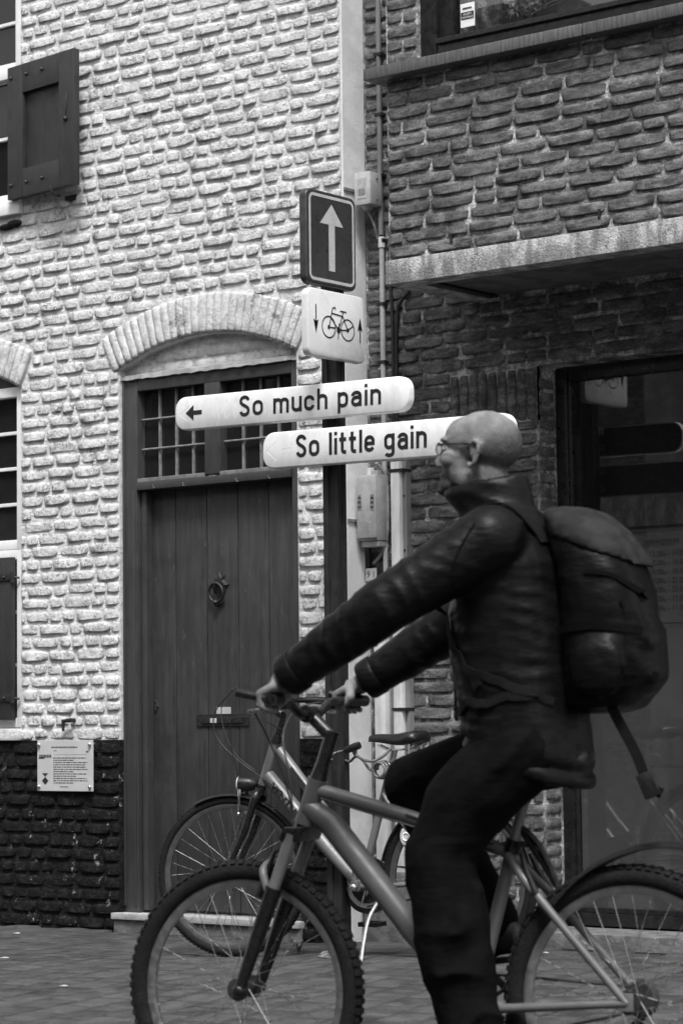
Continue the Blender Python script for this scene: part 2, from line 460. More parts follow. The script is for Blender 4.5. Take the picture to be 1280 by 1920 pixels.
def course_fill(x0, x1, mods, joint, rg, off):
    """split x0..x1 in bricks of given module lengths"""
    out = []; x = x0-off
    while x < x1-.012:
        L = mods(rg); a = max(x, x0); b = min(x+L, x1)
        if x1-b < .05: b = x1
        if b-a > .03: out.append((a+joint/2, b-joint/2))
        x += L if b < x1 else 10
    return out

# ---- pavers
PL, PW = .205, .165
TXP = (-1, -.965, -.5, 0, .5, .965, 1)
pv = [brick_variant(PL-.007, PW-.007, .006, 500+i, .0012, .0018, TXP, TXP, 40, .005, corner=.0) for i in range(8)]
th = R(7); items = []
ex = Vector((math.cos(th), math.sin(th), 0)); ey = Vector((-math.sin(th), math.cos(th), 0)); org = Vector((-7, 7.5, 0))
rg = random.Random(3)
for i in range(-34, 30):
    for j in range(-26, 14):
        # courses run along ey, joints staggered
        p = org + ex*(i*PW) + ey*((j+(.5 if i % 2 else 0)+rg.uniform(-.03, .03))*PL)
        if p.y > 9.16 - (0.0 if p.x < -7.2 else -.14) or p.x < -11.5 or p.x > -1.5 or p.y < 3.2: continue
        if -6.35 < p.x and p.y > 9.08: continue
        z = zg(p.x, p.y)
        nrm = Vector((-(zg(p.x+.05, p.y)-z)/.05, -(zg(p.x, p.y+.05)-z)/.05, 1)).normalized()
        nrm = (nrm + Vector((rg.uniform(-.005, .005), rg.uniform(-.005, .005), 0))).normalized()
        a = ey.copy(); a = (a-nrm*a.dot(nrm)).normalized()
        flip = rg.choice((1, -1)); a *= flip
        mw = basis(p+Vector((0, 0, z-.006+rg.uniform(-.001, .001))), a, -nrm, a.cross(-nrm))
        items.append((rg.choice(pv), mw, 1))
lay(items, 300, pav, M_PAVE, 'paver', 'far_pavers')

# ================================================================ white house
WY = 9.17; PZ = .925; XC = -7.168
house = thing('white_house', 'whitewashed brick house with tarred black base and dark arched door', 'house', (-8.6, WY+.2, 0))
def circle(xm, half, zs, sag):
    r = (half*half+sag*sag)/(2*sag); return xm, zs+sag-r, r
AC1 = circle(-8.016, .581, 2.737, .140); AC2 = circle(-9.263-.55, .55, 2.728, .132)
AT = .205
def arch_top(ac, x, add=0):
    d = (ac[2]+add)**2-(x-ac[0])**2; return ac[1]+math.sqrt(d) if d > 0 else -1
OPEN = [dict(x0=-8.575, x1=-7.443, z0=-.2, top=lambda x: arch_top(AC1, x)),
        dict(x0=-10.363, x1=-9.263, z0=.985, top=lambda x: arch_top(AC2, x)),
        dict(x0=-10.30, x1=-9.262, z0=3.64, top=lambda x: 5.35)]
def hexa(bm, xa, xb, y0, y1, za0, zb0, za1, zb1):
    v = [bm.verts.new(p) for p in ((xa, y0, za0), (xb, y0, zb0), (xb, y0, zb1), (xa, y0, za1), (xa, y1, za0), (xb, y1, zb0), (xb, y1, zb1), (xa, y1, za1))]
    for f in ((0, 1, 2, 3), (5, 4, 7, 6), (1, 5, 6, 2), (4, 0, 3, 7), (3, 2, 6, 7), (4, 5, 1, 0)): bm.faces.new([v[i] for i in f])
def wall_cols(bm, x0, x1, y0, y1, zlo, zhi, opens, step=.06):
    xs = {x0, x1}
    for o in opens:
        for x in (o['x0'], o['x1']):
            if x0 < x < x1: xs.add(x)
        if o.get('top'):
            k = o['x0']+step
            while k < o['x1']:
                if x0 < k < x1: xs.add(k)
                k += step
    xs = sorted(xs)
    for a, b in zip(xs, xs[1:]):
        m = (a+b)/2; cuts = sorted([o for o in opens if o['x0'] < m < o['x1']], key=lambda o: o['z0'])
        za, zb = zlo, zlo
        for o in cuts:
            if o['z0'] > zlo and o['z0'] < zhi: hexa(bm, a, b, y0, y1, za, zb, o['z0'], o['z0'])
            za, zb = max(zlo, min(zhi, o['top'](a))), max(zlo, min(zhi, o['top'](b)))
        if min(za, zb) < zhi-.001: hexa(bm, a, b, y0, y1, za, zb, zhi, zhi)
bm = NB(); wall_cols(bm, -11.2, XC, WY, WY+.32, PZ, 5.6, OPEN)
w_wall = obj('wall', bm, M_WMORT, house)
bm = NB(); wall_cols(bm, -11.2, XC, WY-.004, WY+.32, -.15, PZ-.002, [dict(x0=-8.575, x1=-7.443, z0=-.2, top=lambda x: 2)])
plinth = obj('plinth', bm, M_TAR, house)
def blocked(z, half):
    """forbidden x intervals at height z"""
    out = []
    for ac, x0, x1, zs in ((AC1, -8.575, -7.443, 2.737), (AC2, -10.363, -9.263, 2.728)):
        if z < zs+.02: out.append((x0, x1, ac is AC2 and z < .985-.01))
        else:
            d = (ac[2]+AT+.012)**2-(z-ac[1])**2
            h1 = math.sqrt(d) if d > 0 else 0
            # skewback: radial line through the springing
            hs = (abs((x1-x0)/2)+.0)*(z-ac[1])/(zs-ac[1])+.015
            h_ = min(h1, hs)
            if h_ > 0: out.append((ac[0]-h_, ac[0]+h_, False))
    if z > 3.60: out.append((-10.30, -9.262, False))
    return [(a, b) for a, b, skip in out if not skip]
def free(x0, x1, bl):
    segs = [(x0, x1)]
    for a, b in bl:
        n_ = []
        for p, q in segs:
            if b <= p or a >= q: n_.append((p, q)); continue
            if a > p: n_.append((p, a))
            if b < q: n_.append((b, q))
        segs = n_
    return [t for t in segs if t[1]-t[0] > .03]
SV = [brick_variant(.186, .053, .0095, 10+i, .0032, .0062, TXA, TZA, 9, .003, True) for i in range(24)]
HV = [brick_variant(.086, .053, .0095, 60+i, .0032, .0062, TXA, TZA, 7, .003, True) for i in range(20)]
def wmod(even):
    def f(rg):
        p = rg.random()
        if even: return rg.uniform(.178, .215) if p < .8 else rg.uniform(.09, .105)
        return rg.uniform(.086, .105) if p < .72 else rg.uniform(.165, .20)
    return f
def put(a, b, z, h, Y, rg, tilt=.012):
    L = b-a; me = rg.choice(SV if L > .13 else HV); L0 = .186 if L > .13 else .086
    mw = Matrix.Translation(((a+b)/2, Y, z)) @ Matrix.Rotation(rg.uniform(-tilt, tilt), 4, 'Y') @ Matrix.Rotation(rg.uniform(-.05, .05), 4, 'Z') @ Matrix.Rotation(rg.uniform(-.06, .06), 4, 'X')
    mw = mw @ Matrix.Diagonal((L/L0, rg.uniform(.55, 1.35), h/.053, 1))
    return (me, mw, L*h)
rg = random.Random(11); CH = .0657; items = []; k = 0; z = PZ+CH/2
while z < 5.25:
    for a, b in free(-10.6, XC+.004, blocked(z, CH/2)):
        for p, q in course_fill(a, b, wmod(k % 2 == 0), .013, rg, rg.uniform(0, .09)):
            zz = z+rg.uniform(-.003, .003)+.004*noise.noise(Vector((p*2, k*.7, 0)))
            items.append(put(p, q, zz, rg.uniform(.0465, .055), WY, rg))
    k += 1; z += CH
lay(items, 240, w_wall, M_WBRICK)
items = []; z = PZ-.004-CH/2; k = 0
while z > -.05:
    for a, b in free(-10.6, XC+.002, [(-8.575, -7.443)]):
        for p, q in course_fill(a, b, wmod(k % 2 == 0), .013, rg, rg.uniform(0, .09)):
            items.append(put(p, q, z+rg.uniform(-.003, .003), rg.uniform(.049, .055), WY-.004, rg))
    k += 1; z -= CH
PV = {}
def recolour(items, mat):
    out = []
    for me, mw, a in items:
        if me.name not in PV: PV[me.name] = me.copy(); PV[me.name].materials.clear()
        out.append((PV[me.name], mw, a))
    return out
lay(recolour(items, M_TAR), 60, plinth, M_TAR)

# arches: voussoirs
def voussoirs(ac, half, zs, n, parent, seed):
    a_max = math.asin(half/ac[2]); rg = random.Random(seed)
    hold = obj('arch', hexless(ac, half, zs), M_WARCH, parent)
    step = 2*a_max/n
    Lr = AT; wi = step*(ac[2]+AT/2)-.0035
    vs_ = [brick_variant(Lr-.006, wi, .012, 900+seed*20+i, .0022, .0026, TXA, (-1, -.98, -.86, .86, .98, 1), 40) for i in range(6)]
    for i in range(n):
        a = -a_max+step*(i+.5); d = Vector((math.sin(a), 0, math.cos(a)))
        c = Vector((ac[0], WY-.006, ac[1]))+d*(ac[2]+AT/2)
        if c.x < -10.5: continue
        me = vs_[i % 6]
        mw = basis(c, d, (0, 1, 0), d.cross(Vector((0, 1, 0)))) @ Matrix.Diagonal((1, rg.uniform(.8, 1.2), 1, 1))
        if not me.materials: me.materials.append(M_WARCH)
        link('arch_brick', me, hold, None, mw)
    return hold
def hexless(ac, half, zs):
    bm = NB(); a_max = math.asin(half/ac[2]); n = 24; fr = []
    for i in range(n+1):
        a = -a_max+2*a_max*i/n; d = Vector((math.sin(a), 0, math.cos(a))); c = Vector((ac[0], 0, ac[1]))
        fr.append([c+d*(ac[2]+.001)+Vector((0, WY+.004, 0)), c+d*(ac[2]+AT)+Vector((0, WY+.004, 0)), c+d*(ac[2]+AT)+Vector((0, WY+.05, 0)), c+d*(ac[2]+.001)+Vector((0, WY+.16, 0))])
    return rings_loft(bm, fr)
voussoirs(AC1, .581, 2.737, 27, house, 1)
voussoirs(AC2, .55, 2.728, 26, house, 2)

# tympanum over the door: recessed whitewashed bricks and wavy lead flashing
bm = NB(); n = 22
x0, x1 = -8.57, -7.445
top = [(x0+(x1-x0)*i/n, min(arch_top(AC1, x0+(x1-x0)*i/n)+.01, 3)) for i in range(n+1)]
for (xa, za), (xb, zb) in zip(top, top[1:]):
    if min(za, zb) > 2.712: hexa(bm, xa, xb, WY+.05, WY+.2, 2.70, 2.70, za, zb)
ty = obj('tympanum', bm, M_WARCH, house)
rg = random.Random(5); TV = [brick_variant(.21, .052, .007, 300+i, .002, .003, TX7, TZ5, 9) for i in range(6)]
for r_, zz in enumerate((2.742, 2.80, 2.856)):
    d = AC1[2]**2-(zz+.02-AC1[1])**2
    if d <= 0: continue
    hw = math.sqrt(d)-.012; a = AC1[0]-hw; b = AC1[0]+hw
    x = a-(.1 if r_ % 2 else .02)
    while x < b-.02:
        p, q = max(a, x), min(b, x+.21)
        if q-p > .04:
            me = TV[rg.randrange(6)]
            if not me.materials: me.materials.append(M_WARCH)
            link('brick', me, ty, None, Matrix.Translation(((p+q)/2, WY+.05, zz)) @ Matrix.Diagonal(((q-p-.004)/.21, 1, 1, 1)))
        x += .215
bm = NB(); pr = []
for i in range(71):
    x = -8.572+1.126*i/70; w = .0025*math.sin(i*1.25+2*noise.noise(Vector((i*.2, 0, 0))))+.007*noise.noise(Vector((i*.35, 2, 1)))
    pr.append([(x, WY+.052, 2.735), (x, WY+.012+w*.8, 2.722+w*.5), (x, WY+.006+w, 2.700+w*.9), (x, WY+.012+w, 2.697+w*.9), (x, WY+.05, 2.716)])
rings_loft(bm, [[Vector(p) for p in r] for r in pr])
obj('lead_flashing', bm, simple('weathered_flashing', .26, .6, .2, 20, .3, 60, dirt=.5), house, smooth=True)

# ---- door frame, transom lights and door
FY = WY+.022
def px_x(x, y, Y): return onY(x, y, Y).x
fx0, fx1 = -8.573, -7.446
lx0, lx1 = px_x(258, 810, FY), px_x(383, 810, FY)
rx0, rx1 = px_x(412, 800, FY), px_x(546, 800, FY)
dx0, dx1 = px_x(262, 1300, FY), px_x(546, 1300, FY)
tz0, tz1 = onY(320, 895, FY).z, onY(320, 726, FY).z
hz = onY(400, 909, FY).z; ftop = 2.712; fbot = .088
bm = NB()
box(bm, fx0, lx0-.002, FY, FY+.10, fbot, ftop, bev=.003)
box(bm, rx1+.002, fx1, FY, FY+.10, fbot, ftop, bev=.003)
box(bm, lx0, rx1, FY+.001, FY+.10, tz1, ftop-.002, bev=.002)
box(bm, lx1, rx0, FY+.002, FY+.10, tz0, tz1, bev=.002)
box(bm, lx0, rx1, FY-.012, FY+.10, hz+.004, tz0-.012, bev=.004)
d_fr = obj('door_frame', bm, M_DFRAME, house, smooth=True)
bm = NB()   # mouldings round frame
box(bm, fx0+.004, fx0+.016, FY-.010, FY+.01, fbot+.03, ftop-.02, bev=.003)
box(bm, lx0-.03, lx0-.016, FY-.006, FY+.01, fbot+.03, hz, bev=.003)
obj('moulding', bm, M_DFRAME, d_fr, smooth=True)
bm = NB()
for a, b in ((lx0, lx1), (rx0, rx1)):
    box(bm, a, b, FY-.004, FY+.03, tz0-.012, tz0+.008, bev=.003)
obj('transom_sill', bm, simple('worn_transom_sill', .16, .5, .2, 20, dirt=.3), d_fr)
for a, b in ((lx0, lx1), (rx0, rx1)):
    bm = NB(); box(bm, a, b, FY+.055, FY+.062, tz0, tz1); pn = obj('transom_pane', bm, M_GLASSD, d_fr)
    for i in range(1, 4):
        x = a+(b-a)*i/4; bm = NB(); box(bm, x-.006, x+.006, FY+.040, FY+.054, tz0+.006, tz1-.002, bev=.002); obj('glazing_bar', bm, M_LEAD, pn)
    for i in range(1, 3):
        z = tz0+(tz1-tz0)*i/3+.006; bm = NB(); tube(bm, [(a, FY+.035, z), (b, FY+.035, z)], .0055, 8); obj('saddle_bar', bm, M_LEAD, pn)
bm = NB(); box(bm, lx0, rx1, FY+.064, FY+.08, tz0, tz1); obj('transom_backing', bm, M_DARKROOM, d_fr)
for xp, yp in ((289, 913), (345, 909), (445, 901), (505, 895)):
    p = onY(xp, yp, FY-.015); bm = NB(); tube(bm, [p+Vector((0, .01, -.004)), p+Vector((0, -.006, -.004)), p+Vector((0, -.010, .012))], .0035, 6); obj('curtain_hook', bm, M_LEAD, d_fr)
bm = NB(); box(bm, dx0, dx1, FY+.105, FY+.125, fbot, hz+.02); obj('door_stop', bm, M_DFRAME, d_fr)
DY = FY+.072
door = obj('door', (lambda b: box(b, dx0+.002, dx1-.002, DY+.012, DY+.034, fbot+.012, hz+.012))(NB()), M_DOOR, house)
px_j = [dx0] + [px_x(x, 1100, DY) for x in (330, 389, 447, 505)] + [dx1]
for a, b in zip(px_j, px_j[1:]):
    bm = NB(); box(bm, a+.0022, b-.0022, DY, DY+.011, fbot+.014, hz+.01, bev=.0025); obj('plank', bm, M_DOOR, door, smooth=True)
bm = NB(); box(bm, dx0-.0, dx0+.03, FY+.02, DY-.001, fbot+.01, hz, bev=.004); obj('rebate', bm, M_DFRAME, d_fr)
# knocker
kp = onY(413, 1100, DY); KS = 1.42
bm = NB(); th = [(0, .052), (.008, .036), (.022, .038), (.018, .024), (.040, .006), (.026, -.006), (.024, -.022), (.010, -.022), (.006, -.036), (0, -.046)]
th = th+[(-x, z) for x, z in th[::-1][1:-1]]
rings_loft(bm, [[kp+Vector((x*k2*KS, y, z*k2*KS)) for x, z in th] for y, k2 in ((0, 1), (-.006, 1), (-.012, .72))])
kn = obj('knocker', bm, M_IRON, door)
bm = NB(); c = kp+Vector((-.008, -.024, -.030)); a0 = [c+Vector((.044*math.sin(t*math.pi/14), -.004*math.cos(t*math.pi/14), .046*math.cos(t*math.pi/14))) for t in range(28)]
rings_loft(bm, [[p+(p-c).normalized()*.0075*math.cos(q*math.pi/4)+Vector((0, .0075*math.sin(q*math.pi/4), 0)) for q in range(8)] for p in a0], closed_v=True)
obj('knocker_ring', bm, M_IRON, kn, smooth='all')
bm = NB(); ball(bm, c+Vector((0, -.006, -.046)), (.016, .012, .012)); ball(bm, c+Vector((0, .004, .044)), (.012, .016, .012)); tube(bm, [c+Vector((0, .024, -.056)), c+Vector((0, -.002, -.056))], .012, 8)
obj('knocker_striker', bm, M_IRON, kn, smooth='all')
# keyhole plate, letter plate, label
p = onY(293, 1325, DY); bm = NB()
rings_loft(bm, [[p+Vector((x*s2, y, z*s2)) for x, z in ((0, .036), (.02, 0), (0, -.036), (-.02, 0))] for y, s2 in ((0, 1), (-.005, .9))])
kh = obj('keyhole_plate', bm, M_IRON, door); bm = NB(); disc(bm, p+Vector((0, -.006, .003)), (0, 1, 0), .006, .004, 10); box(bm, p.x-.003, p.x+.003, p.y-.008, p.y-.004, p.z-.014, p.z); obj('keyhole', bm, M_STEEL, kh)
a, b = onY(370, 1350, DY), onY(468, 1350, DY); z = (a.z+b.z)/2
bm = NB(); box(bm, a.x, b.x, DY-.008, DY-.0005, z-.03, z+.03, bev=.003); lp = obj('letter_plate', bm, M_IRON, door)
bm = NB(); box(bm, a.x+.035, b.x-.035, DY-.014, DY-.0085, z-.016, z+.014, bev=.003); obj('letter_flap', bm, M_IRON, lp)
p = onY(400, 1351, DY-.016); bm = NB(); box(bm, p.x-.02, p.x+.02, DY-.0165, DY-.0145, p.z-.011, p.z+.011); obj('name_sticker', bm, M_LITTER, lp)
p = onY(419, 1332, DY-.003); bm = NB(); box(bm, p.x-.045, p.x+.045, DY-.0025, DY-.0004, p.z-.016, p.z+.016); obj('paper_notice', bm, M_LITTER, door)
# threshold
bm = NB(); box(bm, -8.605, -7.425, WY-.045, WY+.11, .056, .086, bev=.004); tr = obj('threshold', bm, M_THRESH, house, smooth=True)
bm = NB(); box(bm, -8.600, -7.430, WY-.030, WY+.11, -.1, .0555, bev=.004); obj('threshold_base', bm, M_STONE, tr)
# white rendered corner return
RY = 9.34
bm = NB(); box(bm, XC+.001, XC+.012, WY+.004, RY-.001, -.1, 5.5, bev=.002); cr_ = obj('rendered_corner', bm, M_PLASTER, house)
for yp in (357, 975):
    p = onX(662, yp, XC+.012); bm = NB(); box(bm, XC+.0125, XC+.020, WY+.004, RY-.004, p.z-.012, p.z+.004, bev=.002); obj('render_stop_bead', bm, M_PVCG, cr_)

# ---- left windows
def window(x0, x1, z0, z1, Y, rows, cols, name, top_fn=None, trans=None):
    bm = NB(); fw = .05
    box(bm, x0, x0+fw, Y, Y+.07, z0, z1, bev=.004); box(bm, x1-fw, x1, Y, Y+.07, z0, z1, bev=.004)
    box(bm, x0+fw, x1-fw, Y+.001, Y+.07, z1-fw, z1, bev=.003); box(bm, x0+fw, x1-fw, Y+.001, Y+.07, z0, z0+fw, bev=.003)
    if trans: box(bm, x0+fw, x1-fw, Y-.006, Y+.07, trans-.04, trans+.04, bev=.004)
    w = obj(name, bm, M_WPAINT, house, smooth=True)
    bm = NB(); box(bm, x0+fw, x1-fw, Y+.045, Y+.05, z0+fw, z1-fw); obj('pane', bm, M_GLASSD, w)
    for i in range(1, cols):
        x = x0+fw+(x1-x0-2*fw)*i/cols; bm = NB(); box(bm, x-.009, x+.009, Y+.025, Y+.044, z0+fw, z1-fw, bev=.003); obj('glazing_bar', bm, M_WPAINT, w)
    for i in range(1, rows):
        z = z0+fw+(z1-z0-2*fw)*i/rows; bm = NB(); box(bm, x0+fw, x1-fw, Y+.024, Y+.0435, z-.009, z+.009, bev=.003); obj('glazing_bar', bm, M_WPAINT, w)
    return w
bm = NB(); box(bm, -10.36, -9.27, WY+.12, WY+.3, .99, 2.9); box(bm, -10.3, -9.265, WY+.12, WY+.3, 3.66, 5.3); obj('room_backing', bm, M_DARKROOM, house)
window(-10.36, -9.265, 1.90, 2.74, WY+.02, 4, 4, 'window')
w2 = window(-10.36, -9.266, .99, 1.90, WY+.021, 3, 4, 'window')
bm = NB(); n = 16
for i in range(n):
    xa, xb = -10.36+1.095*i/n, -10.36+1.095*(i+1)/n; hexa(bm, xa, xb, WY+.022, WY+.09, 2.741, 2.741, arch_top(AC2, xa)-.002, arch_top(AC2, xb)-.002)
obj('window_head', bm, M_SHUT, house)
wu = window(-10.295, -9.264, 3.70, 5.32, WY+.012, 5, 4, 'window', trans=4.40)
bm = NB(); box(bm, -10.33, -9.245, WY-.035, WY+.10, 3.63, 3.70, bev=.008); obj('window_sill', bm, M_WPAINT, wu, smooth=True)
bm = NB(); ball(bm, (-9.30, WY-.005, 3.585), (.055, .03, .022)); ball(bm, (-9.36, WY-.005, 3.575), (.06, .028, .018)); obj('mortar_lump', bm, M_TAR, wu, smooth='all')
bm = NB(); box(bm, -10.36, -9.255, WY-.03, WY+.08, .925, .985, bev=.008); obj('window_sill', bm, M_WARCH, w2, smooth=True)
# lower shutter, closed over the lower half
s0 = onY(27, 1045, WY).x; sz0, sz1 = onY(20, 1350, WY).z, onY(20, 1045, WY).z
bm = NB()
for i in range(4):
    xa = s0-.42+.105*i; box(bm, xa+.001, xa+.104, WY-.014, WY+.012, sz0, sz1, bev=.003)
sh = obj('shutter', bm, M_SHUT, house, smooth=True)
for yy in (1082, 1309):
    z = onY(20, yy, WY-.02).z; bm = NB(); box(bm, s0-.40, s0+.004, WY-.022, WY-.0145, z-.018, z+.018, bev=.002); tube(bm, [(s0+.004, WY-.016, z-.028), (s0+.004, WY-.016, z+.028)], .011, 10); tube(bm, [(s0+.004, WY-.016, z), (s0+.03, WY+.01, z-.004)], .006, 8); ball(bm, (s0-.05, WY-.024, z), .009)
    obj('strap_hinge', bm, M_IRON, sh, smooth=True)
# upper shutter, folded open against the wall
hx, hy = -9.292, WY-.045; ang = R(-7.5); uz0, uz1 = 3.698, 4.39; SW = .545; ST = .040
mwS = Matrix.Translation((hx, hy, 0)) @ Matrix.Rotation(ang, 4, 'Z')
bm = NB(); ix0, ix1, iz0, iz1 = .125, .425, uz0+.145, uz1-.15
box(bm, 0, ix0, -ST/2, ST/2, uz0, uz1, mwS, bev=.004); box(bm, ix1, SW, -ST/2, ST/2, uz0, uz1, mwS, bev=.004)
box(bm, ix0+.0005, ix1-.0005, -ST/2+.0008, ST/2, iz1, uz1-.0005, mwS, bev=.002); box(bm, ix0+.0005, ix1-.0005, -ST/2+.0008, ST/2, uz0+.0005, iz0, mwS, bev=.002)
sh2 = obj('shutter', bm, M_SHUT, house, smooth=True)
for i in range(2):
    a = ix0+.15*i; bm = NB(); box(bm, a+.001, a+.149, ST/2-.012, ST/2-.003, iz0, iz1, mwS, bev=.001); obj('panel', bm, M_SHUT, sh2)
for fx, fz in ((.03, uz1-.06), (.16, uz1-.06), (.29, uz1-.06), (.03, uz0+.07), (.16, uz0+.07), (.29, uz0+.07)):
    bm = NB(); ball(bm, mwS @ Vector((fx, -ST/2-.003, fz)), .010); obj('bolt', bm, M_SHUT, sh2, smooth='all')
bm = NB(); q = mwS @ Vector((SW-.06, -ST/2-.004, uz0+.34)); ball(bm, q, .014); tube(bm, [q, q+Vector((.012, -.002, .13))], .002, 6); obj('latch_knob', bm, M_IRON, sh2, smooth='all')
bm = NB(); q = mwS @ Vector((.38, -ST/2, uz0)); tube(bm, smoothpath([q+Vector((0, .05, -.03)), q+Vector((0, .0, -.028)), q+Vector((0, -.012, -.01)), q+Vector((-.004, -.014, .012))], 4), .007, 8); box(bm, q.x-.02, q.x+.06, WY-.01, WY+.01, q.z-.05, q.z-.02); obj('shutter_stay', bm, M_IRON, sh2)

# ---- plaque and hook on the wall
p0, p1 = onY(71, 1388, WY-.03), onY(175, 1484, WY-.03); pw, ph = p1.x-p0.x, p0.z-p1.z
PC = Vector(((p0.x+p1.x)/2, WY-.032, (p0.z+p1.z)/2)); mwP = basis(PC, (1, 0, 0), (0, 0, 1), (0, -1, 0))
pl = thing('plaque', 'grey acrylic information plaque with four studs on the black brick base', 'plaque', PC)
bm = NB(); plate(bm, pw, ph, .003, .006, mwP, .001); obj('panel', bm, M_ACRYL, pl)
bm = NB(); rg = random.Random(9)
def bar(x, y, w, h): flat(bm, [(x, y-h/2), (x+w, y-h/2), (x+w, y+h/2), (x, y+h/2)], mwP, .0008)
x = -.20*pw
for k in range(12): x += 0
for i in range(17): bar(-.24*pw+i*.47*pw/17, .36*ph, .47*pw/17*.72, rg.uniform(.022, .034)*ph)
for i in range(3): bar(-.2*pw+i*.02*pw, .29*ph, .014*pw, .016*ph)
bar(-.19*pw, .215*ph, .58*pw, .004*ph)
y = .15*ph
for k in range(12):
    x = -.205*pw; end = (.42 if k % 5 != 1 else .17)*pw*rg.uniform(.88, 1) if k != 8 else .2*pw
    while x < end:
        w = rg.uniform(.02, .075)*pw; bar(x, y, min(w, end-x), .017*ph); x += w+.012*pw
    y -= .0445*ph
for i in range(5): bar(-.08*pw+i*.03*pw, -.415*ph, .022*pw, .02*ph)
for i in range(8): bar(-.46*pw+i*.028*pw, .185*ph, .02*pw, .06*ph)
bar(-.47*pw, .15*ph, .1*pw, .03*ph); bar(.38*pw, .27*ph, .045*pw, .022*ph)
flat(bm, [(-.41*pw, -.15*ph), (-.30*pw, -.15*ph), (-.355*pw, -.22*ph)], mwP, .0008)
flat(bm, [(-.355*pw, -.22*ph), (-.295*pw, -.30*ph), (-.355*pw, -.38*ph), (-.415*pw, -.30*ph)], mwP, .0008)
obj('lettering', bm, M_INKG, pl)
for sx in (-1, 1):
    for sz in (-1, 1):
        bm = NB(); ball(bm, PC+Vector((sx*(pw/2-.016), -.008, sz*(ph/2-.022))), (.010, .007, .010)); tube(bm, [PC+Vector((sx*(pw/2-.016), -.004, sz*(ph/2-.022))), PC+Vector((sx*(pw/2-.016), .035, sz*(ph/2-.022)))], .005, 8); obj('stud', bm, M_STEEL, pl, smooth='all')
p = onY(128, 1352, WY-.02); bm = NB()
tube(bm, [p+Vector((.034, .02, .004)), p+Vector((.03, -.012, .004)), p+Vector((-.018, -.016, .0)), p+Vector((-.016, -.018, -.05))], [.010, .011, .012, .007], 8)
tag(obj('wall_hook', bm, M_IRON, None, smooth=True), 'small black iron wall hook above the plaque', 'hook')

# ================================================================ shop building
shop = thing('shop_building', 'dark brick shop building with projecting bay over a recessed glass front', 'building', (-5.5, RY+.2, 0))
BX = onY(885, 572, RY).x; BY = onX(730, 535, BX).y; BZ = onX(730, 535, BX).z
SX0 = onY(1009, 850, RY).x; SZ1 = 2.568
bm = NB(); wall_cols(bm, XC+.013, -2.2, RY, RY+.13, -.15, 5.6, [dict(x0=SX0, x1=-3.2, z0=-.2, top=lambda x: SZ1)], step=9)
s_wall = obj('wall', bm, M_GMORT, shop)
GH = .0608
GV = [brick_variant(.222, .049, .010, 200+i, .0042, .0042, TXA, TZA, 9, .002, True) for i in range(24)]
GH_ = [brick_variant(.10, .049, .010, 240+i, .0042, .0042, TXA, TZA, 8, .002, True) for i in range(8)]
def gput(a, b, z, h, Y, rg):
    L = b-a; big = L > .14; me = rg.choice(GV if big else GH_)
    mw = Matrix.Translation(((a+b)/2, Y, z)) @ Matrix.Rotation(rg.uniform(-.008, .008), 4, 'Y') @ Matrix.Rotation(rg.uniform(-.02, .02), 4, 'Z') @ Matrix.Rotation(rg.uniform(-.04, .04), 4, 'X')
    return (me, mw @ Matrix.Diagonal((L/(.222 if big else .10), rg.uniform(.7, 1.3), h/.049, 1)), L*h)
gm = lambda rg: rg.uniform(.222, .245) if rg.random() < .86 else rg.uniform(.10, .125)
rg = random.Random(21); items_w = []; items_b = []
SOLX0 = onY(845, 705, RY).x; SOLZ0, SOLZ1 = 2.322, 2.566
z = .03+GH/2; k = 0
while z < 5.1:
    bl = []
    if z < SZ1-.01: bl.append((SX0-.0, -3.2))
    if SOLZ0-.01 < z < SOLZ1+.02: bl.append((SOLX0, SX0+.01))
    if z > BZ+.02: bl.append((BX+.1, 0))
    for a, b in free(XC+.016, -3.0, bl):
        for p, q in course_fill(a, b, gm, .012, rg, .118*(k % 2)+rg.uniform(0, .035)):
            items_w.append(gput(p, q, z+rg.uniform(-.0025, .0025), rg.uniform(.046, .052), RY, rg))
    k += 1; z += GH
# left reveal of the shop front: brick ends
bm = NB(); box(bm, SX0-.2, SX0-.001, RY+.131, RY+.30, -.1, SZ1+.2); obj('reveal_core', bm, M_GMORT, shop)
revm = [brick_variant(.12, .049, .006, 260+i, .003, .003, TX7, TZ5, 7) for i in range(4)]
for i in range(42):
    zz = .03+GH*(i+.5)
    if zz > SZ1-.03: break
    items_w.append((revm[i % 4], basis((SX0, RY+.067, zz), (0, 1, 0), (-1, 0, 0), (0, 0, 1)), .003))
# bay
bm = NB(); BT = BZ+.106; UWX = onY(783, 98, BY).x
SILZ0 = onY(690, 150, BY-.07).z; SILZ1 = SILZ0+.052
hexa(bm, BX, -2.2, BY, RY-.001, BT-.02, BT-.02, SILZ0+.02, SILZ0+.02)
hexa(bm, BX, UWX, BY, RY-.001, SILZ0+.0205, SILZ0+.0205, 5.5, 5.5)
s_bay = obj('bay', bm, M_GMORT, shop)
z = BT+.004+GH/2; k = 0
while z < 5.1:
    for a, b in [(BX, -2.6)] if z < SILZ0-.01 else ([(BX, UWX)] if z > SILZ1 else []):
        for p, q in course_fill(a, b, gm, .012, rg, .118*(k % 2)+rg.uniform(0, .035)):
            items_b.append(gput(p, q, z+rg.uniform(-.0025, .0025), rg.uniform(.046, .052), BY, rg))
    k += 1; z += GH
lay(items_b, 150, s_bay, M_GBRICK)
gcopy = {}
def own(items, cache):
    out = []
    for me, mw, a in items:
        if me.name not in cache: cache[me.name] = me.copy(); cache[me.name].materials.clear()
        out.append((cache[me.name], mw, a))
    return out
# the wall behind the rider is the last to be picked
lay(own(items_w, gcopy), 150, s_wall, M_GBRICK)
